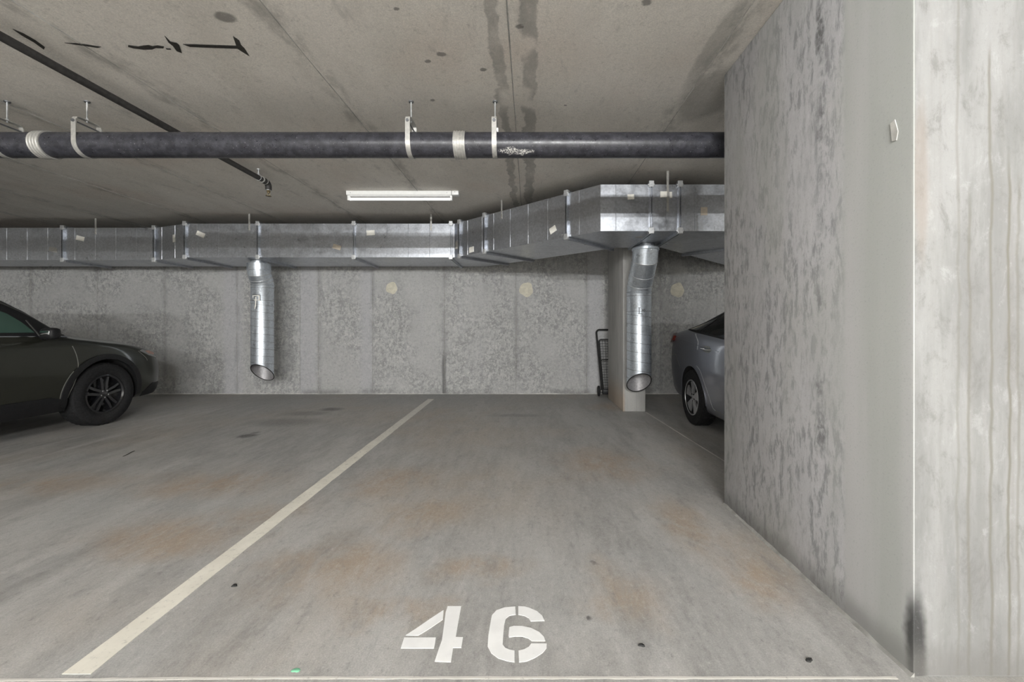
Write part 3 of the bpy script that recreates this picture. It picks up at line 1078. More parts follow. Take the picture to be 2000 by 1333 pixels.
# ------------------------------------------------------------------ fluorescent strip
fx0, fx1, fy = -2.18, -.935, 4.98
lamp = thing('fluorescent_strip_light', 'white bare-tube fluorescent strip light on the ceiling', 'light', ((fx0 + fx1) / 2, fy + .04, HC))
bm = BM()
add_prism(bm, [(0, 0), (.085, 0), (.085, -.012), (.070, -.050), (.015, -.050), (0, -.044)], fx1 - fx0, Matrix.Translation((fx0, fy, HC)) @ Matrix(((0, 0, 1, 0), (1, 0, 0, 0), (0, 1, 0, 0), (0, 0, 0, 1))))
hs = obj('housing', bm, M['white_enamel'], lamp)
for sx in (fx0 + .05, fx1 - .05):
    bm = BM()
    add_tube(bm, [(sx, fy - .002, HC - .022), (sx, fy + .004, HC - .022)], .004, 8)
    obj('screw', bm, M['galv_dark'], hs)
bm = BM()
add_tube(bm, [(fx0 + .03, fy + .042, HC - .086), (fx1 - .012, fy + .042, HC - .086)], .0155, 18)
obj('tube', bm, M['tube'], lamp, 40)
for sx in (fx0 + .016, fx1 - .004):
    bm = BM()
    add_box(bm, (sx - .012, fy + .018, HC - .105), (sx + .012, fy + .066, HC - .048), .004)
    obj('lamp_holder', bm, M['white_enamel'], lamp, 40)
bm = BM()
add_box(bm, (fx1 + .006, fy - .005, HC - .048), (fx1 + .088, fy + .07, HC), .006)
jb = obj('junction_box', bm, M['white_enamel'], lamp, 40)
bm = BM()
add_tube(bm, [(fx1 + .046, fy - .007, HC - .014), (fx1 + .046, fy - .004, HC - .014)], .0045, 8)
obj('screw', bm, M['galv_dark'], jb)

# ------------------------------------------------------------------ painted marks on the floor
bm = BM()
a0, a1, b0, b1 = on_floor(122, 1318), on_floor(176, 1318), on_floor(836, 780), on_floor(848, 780)
n = 60
rw = []
for i in range(n + 1):
    t = i / n
    y = a0.y + (b0.y - a0.y) * t
    xl = a0.x + (b0.x - a0.x) * t + random.uniform(-.0025, .0025)
    xr = a1.x + (b1.x - a1.x) * t + random.uniform(-.0025, .0025)
    rw.append([bm.verts.new((xl, y, -.001)), bm.verts.new((xr, y, -.001)), bm.verts.new((xr, y, .0015)), bm.verts.new((xl, y, .0015))])
for a, b in zip(rw, rw[1:]):
    for k in range(4):
        bm.faces.new((a[k], a[(k + 1) % 4], b[(k + 1) % 4], b[k]))
bm.faces.new(rw[0]); bm.faces.new(rw[-1][::-1])
tag(obj('parking_line', bm, M['paint_line']), 'broad cream painted bay line running from the front to the back wall', 'marking')

def px8(p):
    return on_floor(p[0] / 4.4444 + 700, p[1] / 4.4444 + 1130)
FOUR = [[(740, 278), (733, 362), (630, 432), (520, 500), (412, 497), (500, 440), (620, 357)],
        [(398, 518), (672, 518), (665, 570), (655, 612), (368, 610)],
        [(775, 245), (893, 245), (868, 380), (845, 513), (908, 515), (893, 607), (822, 607), (803, 732), (662, 725), (700, 610), (725, 540), (742, 420), (757, 300)]]
SIX = [[(1362, 248), (1365, 318), (1310, 328), (1278, 355), (1265, 410), (1257, 500), (1252, 580), (1275, 608), (1310, 623), (1355, 632), (1355, 732), (1290, 722), (1215, 698), (1155, 655), (1122, 595), (1128, 500), (1145, 400), (1158, 325), (1200, 280), (1270, 256)],
       [(1388, 245), (1440, 248), (1480, 258), (1550, 288), (1595, 328), (1615, 372), (1495, 376), (1480, 350), (1440, 328), (1388, 318)],
       [(1310, 428), (1350, 416), (1420, 418), (1500, 435), (1570, 470), (1610, 510), (1622, 548), (1505, 548), (1475, 525), (1420, 508), (1360, 508), (1308, 516), (1303, 500)],
       [(1500, 570), (1635, 570), (1632, 610), (1600, 650), (1530, 695), (1460, 725), (1395, 732), (1390, 632), (1440, 620), (1480, 598)]]
num = thing('stall_number', 'white stencilled number 46 painted on the floor', 'marking', tuple(on_floor(925, 1240)))
for nm, polys in (('digit_four', FOUR), ('digit_six', SIX)):
    bm = BM()
    for pl in polys:
        q = [px8(p) for p in pl]
        add_flat(bm, [(p.x, p.y) for p in q], -.001, .0015)
    obj(nm, bm, M['paint_white'], num)
bm = BM()
rw = []
for px in np.linspace(-120, 1752, 90):
    q = on_floor(px, 1329.5 - 4.6 * min(1, max(0, px / 500)) + random.uniform(-.3, .3))
    w2 = .0045 + random.uniform(-.001, .001)
    rw.append([bm.verts.new((q.x, q.y - w2, -.001)), bm.verts.new((q.x, q.y + w2, -.001)), bm.verts.new((q.x, q.y + w2, .001)), bm.verts.new((q.x, q.y - w2, .001))])
for a, b in zip(rw, rw[1:]):
    for k in range(4):
        bm.faces.new((a[k], a[(k + 1) % 4], b[(k + 1) % 4], b[k]))
bm.faces.new(rw[0]); bm.faces.new(rw[-1][::-1])
tag(obj('chalk_line', bm, M['chalk']), 'thin white chalk line snapped across the floor in front of number 46', 'marking')
bm = BM()
p0, p1 = on_floor(1262, 806), on_floor(1416, 902)
d = (p1 - p0).normalized()
nn = Vector((-d.y, d.x, 0)) * .006
n = 24
rw = []
for i in range(n + 1):
    q = p0 + (p1 - p0) * (i / n)
    k = .5 + random.random()
    rw.append([bm.verts.new(q - nn * k + Vector((0, 0, -.001))), bm.verts.new(q + nn * k + Vector((0, 0, -.001))), bm.verts.new(q + nn * k + Vector((0, 0, .001))), bm.verts.new(q - nn * k + Vector((0, 0, .001)))])
for a, b in zip(rw, rw[1:]):
    for k in range(4):
        bm.faces.new((a[k], a[(k + 1) % 4], b[(k + 1) % 4], b[k]))
bm.faces.new(rw[0]); bm.faces.new(rw[-1][::-1])
tag(obj('thin_floor_line', bm, M['chalk']), 'hair-thin pale line on the floor between the column and the pier', 'marking')
def splat(name, px, py, r, m, h, label, cat, stretch=1.5):
    q = on_floor(px, py)
    bm = BM()
    n = 14
    ph = random.random() * 6
    rim = []
    for k in range(n):
        a = 2 * math.pi * k / n
        rr = r * (1 + .25 * math.sin(2 * a + ph) + .15 * math.sin(3 * a + 2 * ph) + .1 * random.random())
        rim.append((q.x + rr * stretch * math.cos(a), q.y + rr * math.sin(a)))
    lo = [bm.verts.new((x, y, -.001)) for x, y in rim]
    hi = [bm.verts.new((q.x + (x - q.x) * .7, q.y + (y - q.y) * .7, h * (.7 + .5 * random.random()))) for x, y in rim]
    for k in range(n):
        bm.faces.new((lo[k], lo[(k + 1) % n], hi[(k + 1) % n], hi[k]))
    bm.faces.new(hi); bm.faces.new(lo[::-1])
    tag(obj(name, bm, m, smooth=50), label, cat)
splat('paint_drip', 578, 1310, .012, M['green'], .0015, 'small green paint drip on the floor left of number 46', 'marking', 1.1)
splat('debris_chip', 1253, 1262, .007, M['ink'], .006, 'black chip lying on the floor just right of number 46', 'debris')
splat('debris_chip', 1580, 1291, .008, M['ink'], .006, 'black chip lying on the floor nearest the right pier', 'debris')
splat('debris_chip', 458, 1145, .008, M['ink'], .005, 'black chip lying right of the cream line, left of number 46', 'debris', 1.9)
bm = BM()
p0, p1 = on_floor(240, 892, .005), on_floor(263, 881, .005)
add_tube(bm, [p0, p0.lerp(p1, .35) + Vector((.003, .002, 0)), p0.lerp(p1, .7) + Vector((-.002, 0, .001)), p1], [.002, .003, .003, .002], 8)
tag(obj('twig', bm, M['tar'], smooth=60), 'dark twig lying alone on the floor in the empty left bay', 'debris')

# ------------------------------------------------------------------ folded shopping cart behind the column
cart = thing('folding_cart', 'black folded wire shopping cart leaning on the wall behind the column', 'cart', (1.33, 6.86, 0))
cxm, ytop, ybot = 1.33, 7.0, 6.86
def leany(z):
    return ybot + (ytop - ybot) * z / 1.1
def uframe(hw_t, hw_b, zt, zb, rc, r, y_off, name):
    pts = [(cxm - hw_b, leany(zb) + y_off, zb), (cxm - hw_t, leany(zt - rc) + y_off, zt - rc)]
    for k in range(1, 7):
        a = math.pi / 2 * k / 6
        pts.append((cxm - hw_t + rc - rc * math.cos(a), leany(zt) + y_off, zt - rc + rc * math.sin(a)))
    pts += [(2 * cxm - p[0], p[1], p[2]) for p in reversed(pts)]
    bm = BM()
    add_tube(bm, pts, r, 10)
    return obj(name, bm, M['wire'], cart, 50)
uframe(.222, .152, 1.085, .10, .055, .0140, 0, 'push_handle')
uframe(.187, .145, .925, .10, .04, .0085, -.03, 'basket_frame')
uframe(.165, .13, .595, .10, .03, .007, -.05, 'basket_frame')
bm = BM()
for z in np.arange(.14, .90, .042):
    hwz = .14 + .045 * z
    add_tube(bm, [(cxm - hwz, leany(z) - .032, z), (cxm + hwz, leany(z) - .032, z)], .0032, 5)
for k in range(9):
    u = -1 + 2 * k / 8
    add_tube(bm, [(cxm + u * .135, leany(.12) - .034, .12), (cxm + u * .178, leany(.91) - .034, .91)], .0032, 5)
obj('wire_basket', bm, M['wire'], cart)
bm = BM()
add_box(bm, (cxm - .15, 6.80, .035), (cxm + .15, 6.87, .12), .01)
obj('folded_base', bm, M['black_plastic'], cart, 40)
bm = BM()
add_tube(bm, [(cxm - .215, 6.86, .085), (cxm + .215, 6.86, .085)], .006, 8)
obj('axle', bm, M['zinc'], cart, 40)
for s in (-1, 1):
    bm = BM()
    add_lathe(bm, [(.05, -.012), (.078, -.015), (.086, -.008), (.086, .008), (.078, .015), (.05, .012)], 26, Matrix.Translation((cxm + s * .205, 6.86, .086)) @ Matrix.Rotation(math.pi / 2, 4, 'Y'))
    wl = obj('wheel', bm, M['rubber'], cart, 40)
    bm = BM()
    add_tube(bm, [(cxm + s * .205 - .010, 6.86, .086), (cxm + s * .205 + .010, 6.86, .086)], .053, 20)
    obj('hub', bm, M['black_plastic'], wl, 40)

# ------------------------------------------------------------------ cars
def pchip(xs, ys, q):
    xs, ys = np.asarray(xs, float), np.asarray(ys, float)
    h = np.diff(xs)
    d = np.diff(ys) / h
    m = np.zeros_like(xs)
    m[0], m[-1] = d[0], d[-1]
    for i in range(1, len(xs) - 1):
        if d[i - 1] * d[i] > 0:
            w1, w2 = 2 * h[i] + h[i - 1], h[i] + 2 * h[i - 1]
            m[i] = (w1 + w2) / (w1 / d[i - 1] + w2 / d[i])
    i = np.clip(np.searchsorted(xs, q) - 1, 0, len(xs) - 2)
    t = (q - xs[i]) / h[i]
    return ((1 + 2 * t) * (1 - t) ** 2 * ys[i] + t * (1 - t) ** 2 * h[i] * m[i] + t * t * (3 - 2 * t) * ys[i + 1] + t * t * (t - 1) * h[i] * m[i + 1])
def catmull(P, sub):
    P = np.asarray(P, float)
    n = len(P)
    out = []
    for i in range(n - 1):
        p0, p1, p2, p3 = P[max(i - 1, 0)], P[i], P[i + 1], P[min(i + 2, n - 1)]
        for k in range(sub):
            t = k / sub
            out.append(.5 * (2 * p1 + (p2 - p0) * t + (2 * p0 - 5 * p1 + 4 * p2 - p3) * t * t + (3 * p1 - p0 - 3 * p2 + p3) * t ** 3))
    out.append(P[-1])
    return np.array(out)

class Car:
    """Local axes: x across (+x = the side the photograph shows), s from the nose back, z up.
    world = centre x + sgn * x, nose_y + dirn * s"""
    def __init__(c, label, stations, cx, nose_y, dirn, sgn, wheels, wr, arch_r, paint, zmid):
        c.cx, c.ny, c.dr, c.sg = cx, nose_y, dirn, sgn
        c.wheels, c.wr, c.arch = wheels, wr, arch_r
        c.root = thing('car', label, 'car', (cx, nose_y + dirn * (wheels[0] + wheels[1]) / 2, 0))
        S = np.array(stations, float)
        L = S[-1, 0]
        q = np.unique(np.concatenate([np.linspace(0, L, 76), np.linspace(0, .3, 10), np.linspace(L - .3, L, 12)]))
        V = {k: pchip(S[:, 0], S[:, i + 1], q) for i, k in enumerate(('hw', 'zb', 'zs', 'zr', 'hr'))}
        bm = BM()
        rings = []
        for i in range(len(q)):
            hw, zb, zs, zr, hr = (V[k][i] for k in ('hw', 'zb', 'zs', 'zr', 'hr'))
            zm = zb + (zs - zb) * zmid
            lp = lambda a, b, t: a + (b - a) * t
            half = [(0, zb), (.5 * hw, zb), (.86 * hw, zb), (.95 * hw, zb + .05), (.978 * hw, lp(zb, zm, .45)), (hw, zm), (.994 * hw, lp(zm, zs, .5)),
                    (.972 * hw, lp(zm, zs, .86)), (lp(.955 * hw, hr, .06), zs + .005), (lp(.955 * hw, hr, .2), lp(zs, zr, .22)), (lp(.955 * hw, hr, .62), lp(zs, zr, .60)),
                    (hr + .012, lp(zs, zr, .90)), (hr - .07, lp(zs, zr, .985)), (hr * .5, zr + .012), (0, zr + .018)]
            cur = catmull(half, 3)
            cur[:, 0] = np.maximum(cur[:, 0], 0)
            ring = [c.w(x, q[i], z) for x, z in cur] + [c.w(-x, q[i], z) for x, z in cur[-2:0:-1]]
            rings.append([bm.verts.new(p) for p in ring])
        n = len(rings[0])
        for a, b in zip(rings, rings[1:]):
            for k in range(n):
                bm.faces.new((a[k], a[(k + 1) % n], b[(k + 1) % n], b[k]))
        bm.faces.new(rings[0]); bm.faces.new(rings[-1][::-1])
        bmesh.ops.recalc_face_normals(bm, faces=bm.faces)
        c.bvh = BVHTree.FromBMesh(bm)
        me = bpy.data.meshes.new('tmp')
        bm.to_mesh(me)
        bm.free()
        tmp = bpy.data.objects.new('tmp', me)
        COL.objects.link(tmp)
        cb = BM()
        for s in wheels:
            for sd in (-1, 1):
                a, b = c.w(sd * (c.half - .36), s, wr), c.w(sd * (c.half + .3), s, wr)
                add_tube(cb, [a, b], arch_r, 56)
        bmesh.ops.recalc_face_normals(cb, faces=cb.faces)
        cme = bpy.data.meshes.new('tmpc')
        cb.to_mesh(cme)
        cb.free()
        cut = bpy.data.objects.new('tmpc', cme)
        COL.objects.link(cut)
        md = tmp.modifiers.new('b', 'BOOLEAN')
        md.operation, md.object, md.solver = 'DIFFERENCE', cut, 'EXACT'
        bpy.context.view_layer.update()
        dg = bpy.context.evaluated_depsgraph_get()
        nm = bpy.data.meshes.new_from_object(tmp.evaluated_get(dg))
        bpy.data.objects.remove(tmp)
        bpy.data.objects.remove(cut)
        nm.name = 'body'
        nm.materials.clear()
        c.body = link('body', nm, [paint, M['liner']], c.root)
        for p in nm.polygons:
            p.use_smooth = True
            p.material_index = 0
            for s in wheels:
                cy = nose_y + dirn * s
                if all(math.hypot(nm.vertices[v].co.y - cy, nm.vertices[v].co.z - wr) < arch_r + .004 for v in p.vertices):
                    p.material_index = 1
            if abs(p.normal.z) > .95 and p.center.z < .45 and p.normal.z < 0:
                p.material_index = 1
        nm.set_sharp_from_angle(angle=math.radians(32))
    def w(c, x, s, z):
        return Vector((c.cx + c.sg * x, c.ny + c.dr * s, z))
    half = .9
    def hit(c, a, b, mode, side):
        """surface point and outward normal: mode 'side' (a = s, b = z), 'top' (a = x, b = s), 'front'/'rear' (a = x, b = z)"""
        if mode == 'side':
            o, d = c.w(side * 3, a, b), Vector((-side * c.sg, 0, 0))
        elif mode == 'top':
            o, d = c.w(a, b, 4), Vector((0, 0, -1))
        elif mode == 'front':
            o, d = c.w(a, -3, b), Vector((0, c.dr, 0))
        else:
            o, d = c.w(a, 9, b), Vector((0, -c.dr, 0))
        loc, nr, idx, dist = c.bvh.ray_cast(o, d)
        if loc is None:
            return None
        if nr.dot(d) > 0:
            nr = -nr
        return loc, nr
    def skin(c, name, poly, m, mode='side', side=1, off=.004, step=.06, parent=None, deep=.006, smooth=40):
        """a panel of real thickness that follows the body's surface inside the outline"""
        P = [Vector(p) for p in poly]
        dense = []
        for i in range(len(P)):
            a, b = P[i], P[(i + 1) % len(P)]
            k = max(1, int((b - a).length / step))
            dense += [a.lerp(b, j / k) for j in range(k)]
        xs, ys = [p.x for p in P], [p.y for p in P]
        pts = list(dense)
        for gx in np.arange(min(xs), max(xs), step):
            for gy in np.arange(min(ys), max(ys), step):
                pts.append(Vector((gx, gy)))
        vs, _, fs, *_ = delaunay_2d_cdt(pts, [], [list(range(len(dense)))], 1, 1e-5)
        bm = BM()
        hi, lo = {}, {}
        for i in {j for f in fs for j in f}:
            h = c.hit(vs[i].x, vs[i].y, mode, side)
            if h is None:
                continue
            hi[i] = bm.verts.new(h[0] + h[1] * off)
            lo[i] = bm.verts.new(h[0] - h[1] * deep)
        cnt = set()
        for f in fs:
            if all(i in hi for i in f):
                bm.faces.new([hi[i] for i in f])
                bm.faces.new([lo[i] for i in f][::-1])
                for j in range(len(f)):
                    cnt.add((f[j], f[(j + 1) % len(f)]))
        for (i, j) in cnt:
            if (j, i) not in cnt:
                bm.faces.new((hi[i], hi[j], lo[j], lo[i]))
        return obj(name, bm, m, parent or c.body, smooth)
    def strip(c, name, line, wd, m, mode='side', side=1, off=.002, parent=None):
        P = [Vector(p) for p in catmull(line, 6)] if len(line) > 2 else [Vector(p) for p in line]
        L, R = [], []
        for i, p in enumerate(P):
            d = (P[min(i + 1, len(P) - 1)] - P[max(i - 1, 0)]).normalized()
            nn = Vector((-d.y, d.x)) * wd / 2
            L.append(p + nn); R.append(p - nn)
        return c.skin(name, L + R[::-1], m, mode, side, off, .08, parent, .003, 60)
    def wheel(c, s, side, style, width=.21):
        r = c.wr
        ctr = c.w(side * (c.half - width / 2 + .0), s, r)
        ax = Vector((side * c.sg, 0, 0))
        u, v = Vector((0, 1, 0)), Vector((0, 0, 1))
        m = Matrix(((u.x, v.x, ax.x, ctr.x), (u.y, v.y, ax.y, ctr.y), (u.z, v.z, ax.z, ctr.z), (0, 0, 0, 1)))
        hwid = width / 2
        ri = r * (.61 if style == 'black' else .635)
        bm = BM()
        add_lathe(bm, [(ri, -hwid * .8), (ri + .02, -hwid * .95), (r * .86, -hwid), (r * .965, -hwid * .86), (r, -hwid * .6), (r, hwid * .6), (r * .965, hwid * .86), (r * .86, hwid), (ri + .02, hwid * .95), (ri, hwid * .8)], 56, m)
        ty = obj('wheel', bm, M['rubber'], c.root, 40)
        bm = BM()
        for k in range(40):   # tread blocks at the shoulders
            a = 2 * math.pi * k / 40
            for sx in (-1, 1):
                rot = m @ Matrix.Rotation(a, 4, 'Z')
                add_box(bm, (r - .006, -.012, sx * hwid * .42 - .026), (r + .0015, .012, sx * hwid * .42 + .026), mat=rot)
        obj('tread', bm, M['rubber'], ty)
        mt = M['gloss_black'] if style == 'black' else M['alloy']
        bm = BM()
        add_lathe(bm, [(ri + .004, hwid * .55), (ri + .006, hwid * .86), (ri - .008, hwid * .92), (ri - .020, hwid * .80), (ri - .022, hwid * .1), (ri - .010, hwid * .1)], 48, m)
        add_tube(bm, [m @ Vector((0, 0, hwid * .05)), m @ Vector((0, 0, hwid * .12))], ri - .012, 40)
        obj('rim', bm, mt if style == 'black' else M['black_plastic'], ty, 35)
        if style != 'black':
            bm = BM()
            add_lathe(bm, [(ri + .005, hwid * .80), (ri + .004, hwid * .90), (ri - .010, hwid * .93), (ri - .016, hwid * .80)], 48, m)
            obj('rim_lip', bm, M['alloy'], ty, 35)
        for k in range(5):
            a = 2 * math.pi * k / 5 + math.pi / 2 + (0.0 if style == 'black' else .12)
            rot = m @ Matrix.Rotation(a, 4, 'Z')
            bm = BM()
            if style == 'black':
                for sg2 in (-1, 1):
                    pl = [(.03, sg2 * .006), (.03, sg2 * .036), (ri * .62, sg2 * .040), (ri - .012, sg2 * .062), (ri - .012, sg2 * .030), (ri * .6, sg2 * .014)]
                    add_prism(bm, pl, .030, rot @ Matrix.Translation((0, 0, hwid * .48)))
            else:
                pl = [(.035, -.020), (ri * .55, -.044), (ri - .020, -.076), (ri - .012, -.04), (ri - .010, .0), (ri - .012, .04), (ri - .018, .062), (ri * .55, .030), (.035, .018)]
                add_prism(bm, pl, .022, rot @ Matrix.Translation((0, 0, hwid * .55)))
            bmesh.ops.bevel(bm, geom=list(bm.edges), offset=.004, segments=2, affect='EDGES')
            obj('spoke', bm, mt, ty, 45)
        bm = BM()
        add_tube(bm, [m @ Vector((0, 0, hwid * .35)), m @ Vector((0, 0, hwid * .66)), m @ Vector((0, 0, hwid * .72))], [.058, .050, .034], 28)
        obj('hub', bm, mt, ty, 35)
        bm = BM()
        for k in range(5):
            a = 2 * math.pi * (k + .5) / 5 + math.pi / 2
            q = Vector((math.cos(a) * .042, math.sin(a) * .042, 0))
            add_tube(bm, [m @ (q + Vector((0, 0, hwid * .6))), m @ (q + Vector((0, 0, hwid * .78)))], .009, 6)
        obj('lug_nuts', bm, M['chrome'] if style == 'black' else M['black_plastic'], ty)

def arc(cs, cz, r, a0, a1, n=22):
    return [(cs + r * math.cos(math.radians(a0 + (a1 - a0) * k / n)), cz + r * math.sin(math.radians(a0 + (a1 - a0) * k / n))) for k in range(n + 1)]

# --- dark olive wagon, nose to the back wall
Car.half = .935
W1 = [(0, .50, .42, .56, .60, .38), (.03, .68, .32, .66, .71, .48), (.12, .80, .25, .735, .80, .56), (.3, .885, .235, .82, .885, .64), (.55, .92, .235, .885, .945, .68),
      (.95, .935, .235, .945, 1.005, .70), (1.22, .935, .235, .985, 1.045, .715), (1.34, .935, .235, 1.0, 1.13, .71), (1.7, .935, .235, 1.015, 1.41, .665), (2.1, .94, .235, 1.03, 1.585, .63),
      (2.5, .94, .235, 1.04, 1.655, .615), (3.0, .94, .235, 1.05, 1.675, .61), (3.7, .94, .235, 1.07, 1.65, .60), (4.2, .925, .24, 1.08, 1.58, .585), (4.55, .90, .26, 1.08, 1.40, .585),
      (4.75, .86, .30, 1.04, 1.15, .6), (4.83, .80, .36, .95, 1.03, .57), (4.86, .68, .42, .84, .90, .48)]
car = Car('dark olive wagon with black wheels parked nose to the wall', W1, -5.84, 5.82, -1, 1, (.95, 3.695), .358, .405, M['olive_paint'], .55)
for sd in (1, -1):
    g = [(1.66, 1.075), (1.74, 1.20), (2.06, 1.415), (2.40, 1.505), (2.52, 1.51), (2.52, 1.09)]
    frame = [(1.24, 1.02), (1.45, 1.19), (1.70, 1.335), (2.05, 1.475), (2.45, 1.56), (3.0, 1.58), (3.7, 1.555), (4.1, 1.48), (4.3, 1.18), (4.2, 1.10), (3.0, 1.065), (2.0, 1.04)]
    car.skin('window_surround', frame, M['black_plastic'], side=sd, off=.003)
    car.skin('front_side_window', [(1.60, 1.075), (1.66, 1.18), (1.74, 1.26), (2.0, 1.385), (2.35, 1.485), (2.52, 1.505), (2.52, 1.085)], M['glass_green'], side=sd, off=.007)
    car.skin('rear_side_window', [(2.62, 1.09), (2.62, 1.51), (3.0, 1.52), (3.35, 1.50), (3.45, 1.12)], M['glass_dark'], side=sd, off=.007)
    car.skin('quarter_window', [(3.55, 1.13), (3.47, 1.495), (3.8, 1.47), (4.05, 1.40), (4.15, 1.17)], M['glass_dark'], side=sd, off=.007)
    car.strip('sill_trim', [(1.26, 1.025), (2.0, 1.045), (3.0, 1.07), (4.18, 1.105)], .010, M['chrome'], side=sd, off=.008)
    car.strip('pillar_trim', [(1.27, 1.045), (1.45, 1.205), (1.70, 1.35), (2.05, 1.488), (2.45, 1.57)], .012, M['edge_dim'], side=sd, off=.008)
    car.strip('quarter_glass_bar', [(1.57, 1.04), (1.585, 1.11), (1.60, 1.20)], .010, M['edge_dim'], side=sd, off=.009)
    car.strip('door_seam', [(1.30, .93), (1.272, .82), (1.262, .70), (1.285, .55), (1.33, .42), (1.36, .33)], .007, M['edge'], side=sd)
    car.strip('door_seam', [(2.57, 1.06), (2.57, .7), (2.56, .33)], .007, M['edge'], side=sd)
    car.strip('door_seam', [(3.50, 1.07), (3.48, .9), (3.30, .66), (3.22, .40)], .007, M['edge'], side=sd)
    # black cladding: sill, arch lips, bumper corners
    car.skin('sill_cladding', [(1.34, .245), (1.36, .36), (1.50, .405), (2.3, .41), (3.15, .405), (3.28, .36), (3.30, .245)], M['black_plastic'], side=sd, off=.012)
    for ws in (.95, 3.695):
        out = arc(ws, .358, .462, -16, 196)
        inn = arc(ws, .358, .404, 196, -16)
        car.skin('arch_cladding', out + inn, M['black_plastic'], side=sd, off=.014, deep=.02)
        car.strip('arch_edge', arc(ws, .358, .466, 150 if ws < 2 else 30, 190 if ws < 2 else -10, 8) if ws > 2 else arc(ws, .358, .466, -10, 40, 8), .006, M['edge'], side=sd, off=.004)
    car.skin('bumper_cladding', [(.06, .27), (.05, .40), (.30, .40), (.44, .30), (.44, .25)], M['black_plastic'], side=sd, off=.006)
    car.strip('bumper_seam', [(.52, .83), (.42, .74), (.40, .70)], .006, M['edge'], side=sd)
    car.skin('headlight', [(.20, .715), (.165, .755), (.26, .80), (.46, .845), (.50, .83), (.36, .765)], M['lens'], side=sd, off=.008)
    car.skin('side_marker', [(.27, .765), (.24, .785), (.34, .82), (.41, .825), (.36, .785)], M['amber'], side=sd, off=.011)
    for hs_ in (2.28, 3.22):
        bm = BM()
        h0 = car.hit(hs_, .86, 'side', sd)[0]
        h1 = car.hit(hs_ + .2, .87, 'side', sd)[0]
        oo = Vector((sd * car.sg, 0, 0))
        add_tube(bm, [h0 - oo * .01, h0 + oo * .028 + Vector((0, -.02, 0)), h1 + oo * .030 + Vector((0, .02, 0)), h1 - oo * .01], .012, 10)
        obj('door_handle', bm, M['olive_paint'], car.body, 50)
    # mirror
    bm = BM()
    add_box(bm, (-.068, -.05, -.058), (.068, .05, .058), .032)
    ctr = car.w(sd * 1.022, 1.60, 1.068)
    for v_ in bm.verts:
        v_.co = ctr + Vector((v_.co.x, v_.co.y * (1.0 + .2 * v_.co.z), v_.co.z))
    mr = obj('mirror', bm, M['black_plastic'], car.body, 50)
    bm = BM()
    add_tube(bm, [car.w(sd * .90, 1.55, 1.03), car.w(sd * 1.0, 1.60, 1.075)], [.035, .025], 10)
    obj('mirror_arm', bm, M['black_plastic'], mr, 50)
    bm = BM()
    add_box(bm, (-.05, -.046, -.012), (.045, -.053, .03), .003)
    for v_ in bm.verts:
        v_.co = ctr + Vector((v_.co.x, -v_.co.y * -1.0 + .0, v_.co.z))
    obj('mirror_glass', bm, M['chrome'], mr, 50)
car.skin('windshield', [(-.60, 1.42), (-.5, 1.34), (0, 1.30), (.5, 1.34), (.60, 1.42), (.53, 2.02), (0, 2.06), (-.53, 2.02)], M['glass_dark'], 'top', off=.003)
car.skin('rear_window', [(-.5, 4.30), (.5, 4.30), (.52, 4.66), (-.52, 4.66)], M['glass_dark'], 'top', off=.003)
car.skin('grille', [(-.42, .50), (.42, .50), (.46, .64), (-.46, .64)], M['black_plastic'], 'front', off=.008)
car.strip('hood_seam', [(.66, .45), (.70, .8), (.72, 1.2)], .006, M['edge'], 'top')
car.strip('hood_seam', [(-.66, .45), (-.70, .8), (-.72, 1.2)], .006, M['edge'], 'top')
for sd in (1, -1):
    for s in car.wheels:
        car.wheel(s, sd, 'black', .225)

# --- blue-grey hatchback, tail to the back wall
Car.half = .88
W2 = [(0, .42, .36, .52, .56, .32), (.03, .60, .26, .62, .66, .44), (.2, .78, .20, .73, .78, .56), (.5, .85, .19, .83, .87, .63), (.9, .875, .19, .91, .955, .65),
      (1.12, .88, .19, .94, 1.01, .66), (1.5, .88, .19, .955, 1.22, .615), (1.9, .88, .19, .965, 1.385, .575), (2.3, .88, .19, .975, 1.46, .555), (2.7, .88, .19, .99, 1.465, .55),
      (3.1, .88, .19, 1.01, 1.415, .55), (3.35, .88, .195, 1.035, 1.355, .55), (3.6, .88, .20, 1.065, 1.285, .555), (3.9, .87, .21, 1.08, 1.195, .565), (4.15, .855, .23, 1.06, 1.145, .585),
      (4.33, .835, .25, 1.035, 1.115, .60), (4.43, .815, .27, 1.00, 1.07, .60), (4.50, .785, .30, .90, .955, .56), (4.55, .72, .36, .76, .80, .5), (4.57, .60, .42, .64, .68, .4)]
pri = Car('blue grey hatchback with silver wheels half hidden behind the pier', W2, 2.742, 1.28, 1, -1, (.89, 3.59), .318, .362, M['silver_paint'], .50)
